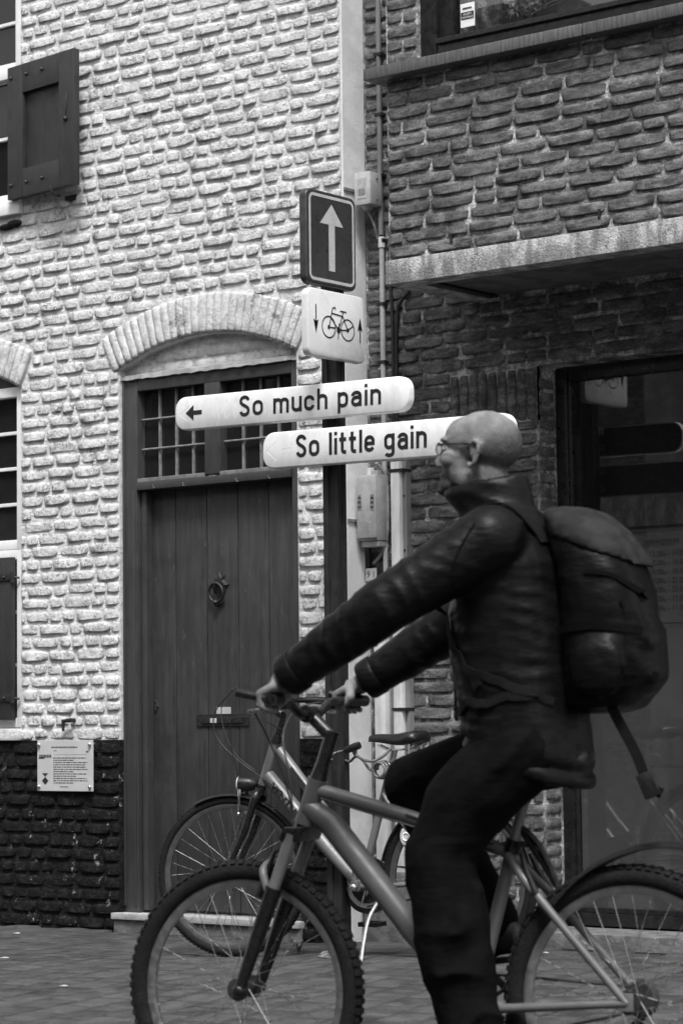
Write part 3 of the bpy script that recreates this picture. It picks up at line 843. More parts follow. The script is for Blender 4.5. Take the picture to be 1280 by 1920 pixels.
# soldier course beside the opening
sm = [brick_variant(SOLZ1-SOLZ0-.008, .046, .014, 280+i, .004, .003, TX9, TZ5, 7) for i in range(5)]
for m_ in sm: m_.materials.append(M_GBRICK)
nS = 9
for i in range(nS):
    xx = SOLX0+(SX0-SOLX0)*(i+.5)/nS
    link('soldier_brick', sm[i % 5], s_wall, None, basis((xx, RY-.004, (SOLZ0+SOLZ1)/2), (0, 0, 1), (0, 1, 0), (-1, 0, 0)))
bm = NB(); box(bm, SOLX0, SX0, RY-.006, RY+.02, SOLZ0, SOLZ1-.002); obj('soldier_bed', bm, M_GMORT, s_wall)
# weep joints in the lowest bay course
for xp, yp in ((845, 447), (1122, 402)):
    p = onY(xp, yp, BY-.012); bm = NB(); box(bm, p.x-.006, p.x+.006, BY-.0125, BY+.004, p.z-.022, p.z+.022); obj('weep_joint', bm, M_IRON, s_bay)
# concrete beam and soffit
bm = NB(); box(bm, BX-.012, -2.2, BY-.016, BY+.10, BZ, BT, bev=.006)
box(bm, BX-.011, BX+.11, BY+.1005, RY-.002, BZ+.001, BT-.002, bev=.003)
obj('concrete_beam', bm, M_CONC, shop, smooth=True)
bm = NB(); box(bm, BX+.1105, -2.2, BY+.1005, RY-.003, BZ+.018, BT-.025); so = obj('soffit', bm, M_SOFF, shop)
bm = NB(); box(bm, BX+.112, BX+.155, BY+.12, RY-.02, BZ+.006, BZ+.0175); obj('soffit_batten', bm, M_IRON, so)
# sill and bay window
SJ = onY(1090, 25, BY-.07).x
bm = NB(); box(bm, BX-.075, SJ-.003, BY-.075, BY+.10, SILZ0, SILZ1, bev=.006); box(bm, SJ+.003, -2.2, BY-.076, BY+.10, SILZ0, SILZ1, bev=.006)
obj('window_sill', bm, simple('dark_stone_sill', .085, .55, .25, 14, .3, 70, dirt=.3, stretch=(6, 6, .6)), shop, smooth=True)
gx0 = onY(850, 50, BY+.05).x; gz0 = onY(850, 62, BY+.05).z
bm = NB(); wy = BY+.02
box(bm, UWX+.001, UWX+.085, wy, wy+.08, SILZ1, 5.5, bev=.003); box(bm, UWX+.086, -2.2, wy+.004, wy+.08, SILZ1, gz0-.03, bev=.003)
box(bm, UWX+.086, gx0, wy+.02, wy+.08, gz0-.029, 5.5, bev=.003)
bw_ = obj('bay_window', bm, M_FRAMEB, shop, smooth=True)
bm = NB(); box(bm, UWX+.088, -2.2, wy-.012, wy+.02, gz0-.045, gz0-.022, bev=.003); obj('drip_rail', bm, M_FRAMEB, bw_)
bm = NB(); box(bm, gx0+.001, -2.2, wy+.05, wy+.056, gz0-.03, 5.5); obj('pane', bm, M_GLASS, bw_)
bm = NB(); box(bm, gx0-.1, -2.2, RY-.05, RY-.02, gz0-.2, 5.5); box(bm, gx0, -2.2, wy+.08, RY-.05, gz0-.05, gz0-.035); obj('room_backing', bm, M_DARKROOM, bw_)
p = onY(876, 28, wy+.045); mwL = basis(p, (1, 0, 0), (0, 0, 1), (0, -1, 0))
bm = NB(); box(bm, p.x-.036, p.x+.036, wy+.044, wy+.048, p.z-.052, p.z+.052); st = obj('alarm_sticker', bm, M_WPAINT, bw_)
bm = NB(); box(bm, p.x-.033, p.x+.033, wy+.0425, wy+.0438, p.z-.018, p.z+.014); obj('sticker_band', bm, M_INKG, st)
for s_, dz, sz, mt in (('ALARM', .000, .014, M_WPAINT), ('CENTRALE', -.014, .013, M_WPAINT)):
    me = text_mesh(s_, sz, align='CENTER', sx=.95); link('lettering', me, st, mt, basis((p.x, wy+.042, p.z+dz), (1, 0, 0), (0, 0, 1), (0, -1, 0)))
for i_ in range(8):
    bm = NB(); box(bm, p.x-.024+i_*.006, p.x-.0195+i_*.006, wy+.0425, wy+.0438, p.z+.026, p.z+.034); obj('print', bm, M_INKG, st)
# dried flowers behind the bay window
fl = thing('dried_flower_bunch', 'pale dried flower bunch lying behind the upper bay window', 'flowers', (onY(1000, 20, wy+.2).x, wy+.2, gz0))
bm = NB(); rg = random.Random(4); c0 = onY(985, 24, wy+.16)
for i in range(46):
    a = rg.uniform(-1.2, 1.4); L = rg.uniform(.06, .22); p = c0+Vector((rg.gauss(0, .05), rg.gauss(0, .02), rg.gauss(0, .012)))
    tube(bm, smoothpath([p, p+Vector((math.sin(a)*L*.5, rg.uniform(-.02, .02), math.cos(a)*L*.45)), p+Vector((math.sin(a)*L, 0, math.cos(a)*L*.7))], 3), [.004, .003, .003, .003, .002, .002, .0015], 5)
obj('stems', bm, simple('dry_stems', .22, .7, .4, 60), fl)
bm = NB()
for i in range(26):
    p = c0+Vector((rg.gauss(-.03, .08), rg.gauss(0, .03), rg.uniform(0, .13))); ball(bm, p, (rg.uniform(.008, .02),)*3, sub=1)
obj('flower_heads', bm, simple('dry_flowers', .4, .8, .4, 80), fl)
# ---- shop front
GY = RY+.14
bm = NB(); fx = SX0+.004
f0, f1 = fx, onY(1068, 900, GY).x
box(bm, f0, f1-.012, GY, GY+.06, .12, SZ1, bev=.003); box(bm, f1-.0118, f1, GY+.012, GY+.06, .12, SZ1-.05, bev=.002)
box(bm, f1, -3.2, GY+.001, GY+.06, SZ1-.062, SZ1, bev=.003); box(bm, f1, -3.2, GY+.001, GY+.06, .10, .155, bev=.004); box(bm, f1, -3.2, GY+.012, GY+.058, .1555, .178, bev=.003)
sf = obj('shop_front', bm, M_FRAMEB, shop, smooth=True)
bm = NB(); box(bm, f1+.001, -3.2, GY+.03, GY+.036, .178, SZ1-.062); obj('pane', bm, M_GLASS, sf)
zf = onY(1220, 992, GY+.04).z; xr = onY(1255, 1500, GY+.045).x
bm = NB(); box(bm, f1+.002, -3.2, GY+.040, GY+.043, .178, zf); obj('frosted_film', bm, M_FILM, sf)
bm = NB(); box(bm, f1-.10, -3.2, GY+.20, GY+.22, .05, SZ1+.1); box(bm, f1-.06, f1-.04, GY+.061, GY+.199, .05, SZ1+.1); box(bm, f1-.05, -3.2, GY+.061, GY+.199, SZ1-.01, SZ1+.05); obj('interior_backing', bm, M_DARKROOM, sf)  # dark backing box added behind the glass in place of the unlit shop interior
bm = NB(); box(bm, xr, -3.2, GY+.037, GY+.0395, .178, onY(1262, 1345, GY+.04).z); obj('pale_film', bm, simple('pale_frosted_film', .12, .6, .06, 5), sf)
tY = GY+.0285
def gtext(s_, x, y, size, b=0.0, sx=.9):
    p = onY(x, y, tY); return link('lettering', text_mesh(s_, size, bold=b, sx=sx), sf, M_INKG, basis(p, (1, 0, 0), (0, 0, 1), (0, -1, 0)))
gtext('openingsuren', 1206, 1020, .036)
ys = [1044, 1061, 1078.5, 1095, 1112, 1129, 1146]
for y_, s_ in zip(ys, ('12.00u - 17.00u', '10.00u - 16.00u', '09.00u - 18.30u', '09.00u - 21.00u', '08.00u - 20.00u', '08.00u - 17.00u', '09.00u - 11.00u')): gtext(s_, 1216, y_, .035)
for a, b in (((1165, 995.5), (1300, 987)), ((1165, 1171), (1300, 1167))):
    p, q = onY(*a, tY), onY(*b, tY); bm = NB(); box(bm, p.x, q.x+.4, tY-.0006, tY, (p.z+q.z)/2-.003, (p.z+q.z)/2+.003); obj('rule_line', bm, M_INKG, sf)
# stone step
bm = NB(); box(bm, SX0-.12, -3.1, 9.19, GY+.07, -.05, .092, bev=.006); obj('stone_step', bm, M_STONE, shop, smooth=True)

# ================================================================ services on the corner
def box_unit(name, label, cat, x0, y0, x1, y1, Y, depth, mat, group=None):
    a, b = onY(x0, y0, Y), onY(x1, y1, Y); t = thing(name, label, cat, ((a.x+b.x)/2, Y+depth, min(a.z, b.z)), group)
    z0, z1 = onY((x0+x1)/2, y1, Y).z, onY((x0+x1)/2, y0, Y).z
    bm = NB(); box(bm, a.x, b.x, Y, Y+depth, z0, z1, bev=.008); obj('housing', bm, mat, t, smooth=True)
    return t, a.x, b.x, z0, z1
JY = RY-.11
t, xa, xb, z0, z1 = box_unit('junction_box', 'grey plastic junction box numbered 465 and 466 on the corner', 'junction box', 671, 890, 707, 1014, JY, .095, M_BOXG)
bm = NB(); box(bm, xa-.003, xb+.002, JY-.010, JY-.0005, z0+.012, z1-.008, bev=.004); cv = obj('cover', bm, M_BOXG, t, smooth=True)
bm = NB(); box(bm, xa+.01, xb-.004, JY+.01, RY-.012, z0-.028, z0-.0005, bev=.004); tube(bm, [((xa+xb)/2, JY+.009, z0-.014), ((xa+xb)/2, JY+.012, z0-.014)], .008, 10); obj('gland_plate', bm, M_BOXG, t)
bm = NB(); tube(bm, [((xa*.62+xb*.38), JY+.04, z1), ((xa*.62+xb*.38), JY+.04, z1+.035)], .019, 8); obj('cable_gland', bm, M_PVCW, t)
bm = NB(); box(bm, xa*.25+xb*.75-.02, xa*.25+xb*.75+.018, JY+.02, JY+.05, z1, z1+.02, bev=.003); obj('clip', bm, M_BOXG, t)
for s_, xp in (('465', 673.5), ('466', 697)):
    p = onY(xp, 942, JY-.012); bm = NB(); box(bm, p.x-.011, p.x+.011, JY-.0115, JY-.0103, p.z-.037, p.z+.037); lb = obj('number_label', bm, M_LABEL, cv)
    for i, ch in enumerate(s_):
        me = text_mesh(ch, .026, align='CENTER', bold=.0006); link('lettering', me, lb, M_INK, basis((p.x-.009, JY-.0122, p.z+.022-.022*i), (0, 0, -1), (1, 0, 0), (0, -1, 0)))
p = onY(685, 988, JY-.011); bm = NB(); rg = random.Random(2)
for i in range(26):
    a = i*.7; r_ = .008+.0009*i; flat(bm, [(r_*math.cos(a)+dx, r_*math.sin(a)+dy) for dx, dy in ((0, 0), (.007, .001), (.006, .005), (.001, .004))], basis(p, (1, 0, 0), (0, 0, 1), (0, -1, 0)), .0004)
obj('torn_sticker', bm, M_BOXP, cv)
t, xa, xb, z0, z1 = box_unit('meter_box', 'small pale cable box with faded label below the bay sill', 'junction box', 663, 322, 694, 384, JY-.02, .09, M_BOXP)
bm = NB(); box(bm, xa+.02, xb-.022, JY-.0215, JY-.0203, z0+.03, z1-.03); lb = obj('faded_label', bm, M_LITTER, t)
bm = NB(); box(bm, xa+.027, xb-.03, JY-.0225, JY-.0216, z0+.045, z0+.075); obj('print', bm, M_LABEL, lb)
bm = NB(); tube(bm, [((xa+xb)/2, JY+.02, z0+.002), ((xa+xb)/2, JY+.02, z0-.02)], [.03, .018], 12); obj('cable_gland', bm, M_BOXP, t)
for zz in (z0+.03, z1-.03):
    bm = NB(); ball(bm, (xb+.001, JY+.03, zz), .007, sub=1); obj('screw', bm, M_STEEL, t)
# conduits and cables (each its own thing)
def clips(t, x, Y, zs_, w):
    for z in zs_:
        bm = NB(); box(bm, x-w, x+w, Y-.014, RY, z-.008, z+.008, bev=.002); obj('pipe_clip', bm, M_IRON, t)
cx = onY(711.5, 300, RY-.03).x; Yc = RY-.028
t = thing('cable_conduit', 'thin grey conduit clipped up the brick beside the bay', 'conduit', (cx, Yc, 1.9))
za = onY(718, 452, Yc).z
bm = NB(); tube(bm, [(cx, Yc, za+.03), (cx, Yc, 5.4)], .0125, 10); obj('upper_pipe', bm, M_PVCG, t, smooth=True)
bm = NB(); tube(bm, [(cx+.004, Yc, .9), (cx+.004, Yc, za)], .0125, 10); obj('lower_pipe', bm, simple('light_grey_pipe', .42, .45, .1, 20, dirt=.3), t, smooth=True)
bm = NB(); tube(bm, [(cx+.004, Yc, za-.03), (cx+.004, Yc, za+.02)], .017, 10); obj('coupling', bm, M_PVCW, t, smooth=True)
clips(t, cx, Yc, [onY(711, y_, Yc).z for y_ in (102, 215, 330, 452, 571, 680)], .022)
cx2 = onY(740, 700, RY-.02).x
for dx, pts, lab in ((0, [(731, 530), (735, 590), (737, 700), (740, 1060)], 'black cable hanging from the beam end to the white trunking'), (.0, [(768, 545), (752, 565), (744, 592), (743, 700), (746, 1060)], 'black cable bent out from under the concrete soffit')):
    P = [onY(x, y, RY-.022) for x, y in pts]; bm = NB(); tube(bm, smoothpath(P, 6), .0085, 8)
    tag(obj('cable', bm, M_CABLE, None, smooth='all'), lab, 'cable')
P = [onY(685, 388, JY), onY(693, 402, JY+.03), onY(702, 425, JY+.05), onY(708, 450, RY-.03)]; bm = NB(); tube(bm, smoothpath(P, 5), .006, 8)
tag(obj('cable', bm, M_CABLEG, None, smooth='all'), 'short grey cable from the small cable box to the conduit', 'cable')
P = [onY(704, 868, JY+.03), onY(715, 880, JY+.06), onY(724, 900, RY-.03), onY(727, 950, RY-.03), onY(725, 1010, RY-.03), onY(714, 1040, RY-.03), onY(700, 1056, RY-.02)]; bm = NB(); tube(bm, smoothpath(P, 6), .0085, 8)
tag(obj('cable', bm, M_CABLEG, None, smooth='all'), 'grey cable looping round the right side of the numbered box', 'cable')
P = [onY(690, 1022, JY+.05), onY(691, 1040, RY-.03), onY(689, 1068, RY-.02)]; bm = NB(); tube(bm, smoothpath(P, 6), .014, 8)
tag(obj('cable', bm, M_CABLE, None, smooth='all'), 'thick black cable dropping out under the numbered box', 'cable')
# white trunkings
def trunk(name, label, x0, x1, ytop, ybot, Y, dep, mat, zbot=None, group=None):
    a, b = onY(x0, ytop, Y), onY(x1, ytop, Y); t = thing(name, label, 'trunking', ((a.x+b.x)/2, Y+dep, 0), group)
    zb = onY(x0, ybot, Y).z if zbot is None else zbot
    bm = NB(); box(bm, a.x, b.x, Y, Y+dep, zb, a.z, bev=.005); bd = obj('duct', bm, mat, t, smooth=True); return t, a.x, b.x, zb, a.z
t, xa, xb, zb, zt = trunk('cable_trunking', 'tall white square trunking beside the dark brick under the street signs', 731, 747, 866, 0, RY-.07, .05, M_PVCW, zbot=.25)
bm = NB(); box(bm, xb+.0005, xb+.022, RY-.045, RY-.004, .25, zt, bev=.003); obj('side_channel', bm, M_PVCG, t)
for yp in (882, 1330):
    z = onY(740, yp, RY-.07).z; bm = NB(); box(bm, xa-.006, xb+.024, RY-.073, RY-.004, z-.007, z+.007); obj('strap', bm, M_CABLE, t)
for yp in (930, 1032, 1250, 1332, 1450):
    z = onY(740, yp, RY-.07).z; bm = NB(); ball(bm, (xb+.010, RY-.047, z), .006, sub=1); obj('screw', bm, M_IRON, t)
t, xa, xb, zb, zt = trunk('cable_trunking', 'wide white trunking with stray marks between the house corner and narrow trunking', 699, 720, 1120, 0, RY-.06, .055, M_PVCW, zbot=.02)
bm = NB(); box(bm, xb+.004, xb+.03, RY-.03, RY-.004, .02, zt, bev=.002); obj('grey_back_channel', bm, M_PVCG, t)
p = onY(690, 1078, RY-.045)
nt_ = thing('number_tag', 'small pale number tag under the junction box', 'tag', p)
bm = NB(); box(bm, p.x-.012, p.x+.05, p.y-.003, p.y, p.z-.03, p.z+.03, bev=.001); obj('tag_plate', bm, M_BOXP, nt_)
link('lettering', text_mesh('9 1', .04), nt_, M_INK, basis(p+Vector((-.006, -.0036, -.012)), (1, 0, 0), (0, 0, 1), (0, -1, 0)))
# stone block at the foot of the corner
bm = NB(); p = onZ(700, 1765); box(bm, XC+.02, XC+.28, RY-.10, RY-.005, -.1, .32, bev=.012)
tag(obj('corner_stone', bm, M_STONE, None, smooth=True), 'mossy grey stone block at the foot of the house corner', 'stone block')

# ================================================================ across the street (seen only in the shop glass)
for i, (x0, x1, hh, lab) in enumerate(((-26, -13.1, 8.0, 'brick house across the street with pale band, mirrored in the shop glass'), (-13.1, 6, 7.4, 'plain rendered house across the street behind the photographer'))):
    ow = thing('opposite_house', lab, 'house', ((x0+x1)/2, -2.7, 0))
    bm = NB(); box(bm, x0, x1, -3.2, -2.6, -.15, hh); obj('wall', bm, M_GBRICK if i == 0 else simple('grey_render', .3, .8, .2, 4), ow)
    bm = NB(); box(bm, x0, x1-.01, -2.6, -2.54, 2.9, 3.5); obj('band', bm, M_CONC, ow)
    for k in range(int((x1-x0)/2.2)):
        for zz in (1.0, 4.2):
            xx = x0+.8+k*2.2; bm = NB(); box(bm, xx, xx+1.1, -2.6, -2.57, zz, zz+1.6); w_ = obj('window', bm, M_GLASSD, ow)
            bm = NB(); box(bm, xx-.06, xx, -2.6, -2.55, zz, zz+1.6); box(bm, xx+1.1, xx+1.16, -2.6, -2.55, zz, zz+1.6); box(bm, xx-.06, xx+1.16, -2.6, -2.549, zz+1.6, zz+1.66); obj('window_frame', bm, M_WPAINT, w_)

# ================================================================ signs on the pole
PB = onZ(637, 1800, 0); PX, PYY = PB.x, PB.y
PTOP = onY(610, 400, PYY).z
pole = thing('sign_pole', 'dark grooved steel sign pole standing on the pavement', 'pole', (PX, PYY, 0))
def section(bm, x, y, w, d, z0, z1, lean=0.0):
    g_ = .006
    pr = [(-w, -d), (-w*.28, -d), (-w*.28, -d+g_), (w*.28, -d+g_), (w*.28, -d), (w, -d), (w, -d*.28), (w-g_, -d*.28), (w-g_, d*.28), (w, d*.28), (w, d), (-w, d)]
    rings_loft(bm, [[Vector((x+px_+lean*(z-z0), y+py_, z)) for px_, py_ in pr] for z in (z0, z1)])
bm = NB(); section(bm, PX, PYY, .040, .030, -.03, PTOP); obj('post', bm, M_POLE, pole)
bm = NB(); box(bm, PX-.038, PX+.038, PYY-.028, PYY+.028, PTOP, PTOP+.012, bev=.004); obj('cap', bm, M_POLE, pole)
bm = NB(); ringtorus(bm, (PX, PYY, zg(PX, PYY)+.002), (0, 0, 1), .075, [(.02, 0), (0, .018), (-.02, 0), (0, -.01)], 18); obj('mortar_collar', bm, M_GMORT, pole, smooth=True)
# --- sign plane perpendicular to the wall
SXP = PX+.062
def perp_sign(L, Rr, T, B):
    yA, yB = onX(L, (T+B)/2, SXP).y, onX(Rr, (T+B)/2, SXP).y
    mid = (L+Rr)/2; zT, zB = onX(mid, T, SXP).z, onX(mid, B, SXP).z
    c = Vector((SXP, (yA+yB)/2, (zT+zB)/2)); return c, yB-yA, zT-zB
def bracket(t, z, x0, x1, y0, y1, mat=None):
    bm = NB(); box(bm, x0, x1, y0, y1, z-.014, z+.014, bev=.003); obj('bracket', bm, mat or M_SIGNRIM, t)
c, w, h = perp_sign(574, 667, 362, 538)
t = thing('one_way_sign', 'dark square one way sign with pale upward arrow at the pole top', 'traffic sign', c)
mwA = basis(c, (0, 1, 0), (0, 0, 1), (1, 0, 0))
bm = NB(); plate(bm, w, h, .035, .035, mwA, .006); obj('panel', bm, M_SIGNRIM, t, smooth=True)
bm = NB(); bmf = flat(bm, rrect(w-.016, h-.016, .030), mwA, .0012); obj('face', bm, M_SIGNB, t)
bm = NB(); ribbon(bm, rrect(w-.045, h-.045, .024), .013, mwA, .0024, closed=True); obj('border', bm, M_SIGNGREY, t)
bm = NB(); aw = w*.235; flat(bm, [(0, h*.375), (-aw, h*.155), (aw, h*.155)], mwA, .0024); flat(bm, [(-w*.062, h*.156), (-w*.062, -h*.335), (w*.062, -h*.335), (w*.062, h*.156)], mwA, .0024); obj('arrow', bm, M_SIGNGREY, t)
bracket(t, c.z+h*.25, PX-.04, SXP-.036, PYY-.045, PYY+.045); bracket(t, c.z-h*.25, PX-.04, SXP-.036, PYY-.045, PYY+.045)
c, w, h = perp_sign(575, 682, 548, 674)
c.x += .008
t = thing('bicycle_sign', 'white sign with bicycle between down and up arrows below the arrow sign', 'traffic sign', c)
mwB = basis(c, (0, 1, 0), (0, 0, 1), (1, 0, 0))
bm = NB(); plate(bm, w, h, .035, .035, mwB, .007); obj('panel', bm, M_SIGNWH2, t, smooth=True)
bm = NB(); s = w/2; Z = .0014; lw = .0048*1.1
def varrow(x, y0, y1, up):
    d = 1 if up else -1; tip = y1 if up else y0; ribbon(bm, [(x, y0), (x, y1)], .007, mwB, Z)
    flat(bm, [(x, tip+d*.012), (x-.017, tip-d*.048), (x, tip-d*.038), (x+.017, tip-d*.048)], mwB, Z)
varrow(-.74*s, -.035, h*.26, False); varrow(.80*s, -h*.20, h*.14, True)
by = -.012; wr = .22*s*1.05; xl, xr_ = -.30*s, .36*s; yl = by
for xx in (xl, xr_):
    ribbon(bm, [(xx+wr*math.cos(k*math.pi/14), yl+wr*math.sin(k*math.pi/14)) for k in range(28)], lw, mwB, Z, closed=True); flat(bm, [(xx+.009*math.cos(k*.6), yl+.009*math.sin(k*.6)) for k in range(10)], mwB, Z+.0003)
bb = (.04*s, yl-.006); stt = (.19*s, yl+.056); hd = (-.20*s, yl+.062)
for path in ([hd, (hd[0]-.10*s*.9, yl+.0)], [hd, stt], [(hd[0]-.01, hd[1]-.015), bb], [bb, (stt[0]+.004, stt[1]+.02)], [stt, (xr_, yl)], [bb, (xr_, yl)], [hd, (hd[0]+.006, hd[1]+.02), (hd[0]+.022, hd[1]+.028), (hd[0]+.028, hd[1]+.018)], [(stt[0]-.018, stt[1]+.021), (stt[0]+.026, stt[1]+.021)], [(xl, yl), (xl+wr, yl)], [(xr_, yl), (xr_+wr*.85, yl+wr*.5)], [(bb[0]+.004, bb[1]+.03), (bb[0]-.004, bb[1]-.04)]):
    ribbon(bm, path, lw, mwB, Z+.0002)
flat(bm, [(bb[0]+.014*math.cos(k*.5), bb[1]+.014*math.sin(k*.5)) for k in range(12)], mwB, Z+.0004)
obj('pictogram', bm, M_INK, t)
bracket(t, c.z, PX-.04, SXP-.030, PYY-.045, PYY+.045)

# --- monoline lettering
XH = .73; SW_ = .165
def glyph(ch):
    s2 = SW_/2; rx = .175; T = XH-s2
    top = lambda cx, r_: arc(cx, T-r_, r_, r_, 180, 0)
    if ch == 'o': return [arc(.245, T-rx, rx, rx, 0, 180)+arc(.245, s2+rx, rx, rx, 180, 360)+[(.42, T-rx)]], .49
    if ch == 'n': return [[(s2, 0), (s2, XH)], [(s2, T-rx-.03)]+top(s2+.165, .165)+[(s2+.33, 0)]], .46
    if ch == 'h': return [[(s2, 0), (s2, 1.0)], [(s2, T-rx-.03)]+top(s2+.165, .165)+[(s2+.33, 0)]], .46
    if ch == 'm': return [[(s2, 0), (s2, XH)], [(s2, T-.17)]+top(s2+.145, .145)+[(s2+.29, 0)], [(s2+.29, T-.17)]+top(s2+.435, .145)+[(s2+.58, 0)]], .71
    if ch == 'u': return [[(s2+.33, 0), (s2+.33, XH)], [(s2, XH)]+arc(s2+.165, s2+.165, .165, .165, 180, 360)+[(s2+.33, .27)]], .46
    if ch == 'c': return [[(.40, T-.19)]+arc(.235, T-.165, .165, .165, 0, 180)+arc(.235, s2+.165, .165, .165, 180, 360)+[(.40, .25)]], .45
    if ch == 'p': return [[(s2, -.27), (s2, XH)], [(s2, T-rx)]+arc(s2+.165, T-.165, .165, .165, 180, 0)+arc(s2+.165, s2+.165, .165, .165, 0, -180)+[(s2, .3)]], .47
    if ch == 'i': return [[(s2, 0), (s2, XH)], [(s2, .86), (s2, 1.0)]], .135
    if ch == 'l': return [[(s2, 0), (s2, 1.0)]], .135
    if ch == 'a': return [[(s2+.0, T-.15)]+arc(s2+.165, T-.155, .165, .155, 170, 0)+[(s2+.33, .0)], [(s2+.33, .42), (s2+.165, .42)]+arc(s2+.15, .245, .15, .175, 90, 270)+[(s2+.24, s2+.01), (s2+.33, .19)]], .47
    if ch == 't': return [[(.14, .95), (.14, s2+.12)]+arc(.25, s2+.11, .11, .11, 180, 270)+[(.32, s2)], [(0, T), (.32, T)]], .34
    if ch == 'e': return [[(s2, .37), (.40, .37), (.40, T-.165)]+arc(.235, T-.165, .165, .165, 0, 180)+arc(.235, s2+.165, .165, .165, 180, 340)], .46
    if ch == 'g': return [[(.40, XH), (.40, -.09)]+arc(.235, -.09, .165, .13, 0, -160), [(.40, T-.165)]+arc(.235, T-.165, .165, .165, 0, 180)+arc(.235, s2+.2, .165, .165, 180, 360)+[(.40, .4)]], .47
    if ch == 'S': return [arc(.25, .745, .175, .185, 8, 180)+[(.09, .66), (.16, .57), (.32, .47), (.405, .37)]+arc(.25, .26, .175, .19, 20, -172)[0:]], .50
    return [], .22
def write(bm, s_, mw, x, y, cap, z, sx=1.0, gap=.105, space=.32):
    x_ = x
    for ch in s_:
        if ch == ' ': x_ += space*cap*sx; continue
        st_, wd = glyph(ch)
        for i, pth in enumerate(st_): ribbon(bm, [(x_+p[0]*cap*sx, y+p[1]*cap) for p in pth], SW_*cap, mw, z+i*.0002)
        x_ += (wd+gap)*cap*sx
    return x_
def width(s_, sx=1, gap=.105, space=.32): return sum(space*sx if c == ' ' else (glyph(c)[1]+gap)*sx for c in s_)
def street_sign(label, corners, text, tx, arrow, Y, ghost):
    (ax, ay), (bx, by_), (cx_, cy_), (dx_, dy_) = corners     # top-left, top-right, bottom-right, bottom-left extents
    xm0 = (ax+dx_)/2; L = onY(ax, (ay+dy_)/2, Y); Rr = onY(bx, (by_+cy_)/2, Y)
    c = (L+Rr)/2; w = Rr.x-L.x
    zt = onY((ax+bx)/2, (ay+by_)/2, Y).z; zb = onY((ax+bx)/2, (dy_+cy_)/2, Y).z; h = zt-zb; c.z = (zt+zb)/2
    # slight tilt in its own plane
    tl = (Rr.z-L.z)/w
    t = thing('street_sign', label, 'street sign', c)
    ex_ = Vector((1, 0, tl)).normalized(); ez_ = Vector((0, -1, 0)); ey_ = ez_.cross(ex_)
    mw = basis(c, ex_, ey_, ez_)
    bm = NB(); plate(bm, w, h, .058, .040, mw, .007); obj('panel', bm, M_SIGNW, t, smooth=True)
    bm = NB()
    x0 = (tx[0]-(ax+bx)/2)/(bx-ax)*w; x1 = (tx[1]-(ax+bx)/2)/(bx-ax)*w
    cap = h*.61; n = width(text); sx = (x1-x0)/(n*cap-.105*cap)
    bm.free(); xw = x0
    for wd_ in text.split(' '):
        bm = NB(); xw = write(bm, wd_, mw, xw, -h*.245, cap, .0012, sx)+.32*cap*sx; obj('lettering', bm, M_INK, t)
    if arrow:
        bm = NB(); xa = (arrow[0]-(ax+bx)/2)/(bx-ax)*w; xb = (arrow[1]-(ax+bx)/2)/(bx-ax)*w; hh = h*.235
        xm = xa+(xb-xa)*.49
        flat(bm, [(xa, 0), (xm, -hh), (xm, hh)], mw, .0012); flat(bm, [(xm, -hh*.28), (xb, -hh*.28), (xb, hh*.28), (xm, hh*.28)], mw, .0012); obj('arrow', bm, M_INK, t)
    # old lettering painted over: faint raised ridges
    for pth in ghost(w, h):
        bm = NB(); pts = [mw @ Vector((p[0], p[1], -.0016)) for p in pth]; tube(bm, pts, .0022, 5)
        obj('overpainted_ridge', bm, M_SIGNW, t, smooth=True)
    bm = NB(); flat(bm, rrect(w-.012, h-.012, .052), mw, -.0412); obj('back', bm, M_SIGNRIM, t)
    for dx in (-.03,):
        bm = NB(); box(bm, PX-.043, PX+.043, Y+.0405, PYY-.031, c.z-h*.3, c.z-h*.3+.03, bev=.003); box(bm, PX-.043, PX+.043, Y+.0405, PYY-.031, c.z+h*.2, c.z+h*.2+.03, bev=.003); obj('clamp', bm, M_STEEL, t)
    return t
def g1(w, h):
    out = [[(-.478*w, -.02*h), (-.435*w, .22*h)], [(-.478*w, -.04*h), (-.435*w, -.28*h)]]
    x = -.31*w; cap = h*.55
    for s_, wd in (('V', .34), ('G', .42), ('S', .4), ('c', .36), ('o', .36), ('u', .36), ('t', .28), ('s', .34), ('h', .38), ('o', .38), ('p', .38)):
        y = -.26*h
        if s_ == 'V': out.append([(x, y+cap), (x+.15*cap, y), (x+.3*cap, y+cap)])
        elif s_ in 'GSco': out.append([(x+.2*cap+.2*cap*math.cos(k*.45+.6), y+cap*(.5 if s_ in 'GS' else .36)*(1+math.sin(k*.45+.6))) for k in range(13)])
        else: out.append([(x, y), (x, y+cap*.7)]); out.append([(x+.25*cap, y), (x+.25*cap, y+cap*.6), (x+.12*cap, y+cap*.72), (x, y+cap*.6)])
        x += (wd+.12)*cap*1.15
    return out
def g2(w, h): return [[(-.485*w, -.0*h), (-.44*w, .25*h)], [(-.485*w, -.02*h), (-.44*w, -.3*h)], [(-.415*w, .04*h), (-.365*w, .05*h), (-.365*w, -.07*h), (-.415*w, -.08*h)], [(.12*w+.03*w*math.cos(k*.5), .02*h+.22*h*math.sin(k*.5)) for k in range(13)]]
street_sign('white street sign reading So much pain with black arrow', ((328, 746), (765, 703), (765, 770), (328, 808)), 'So much pain', (455, 717), (350, 382), PYY-.115, g1)
street_sign('white street sign reading So little gain below the arrow sign', ((492, 813), (959, 771), (959, 846), (492, 879)), 'So little gain', (559, 807), None, PYY-.118, g2)

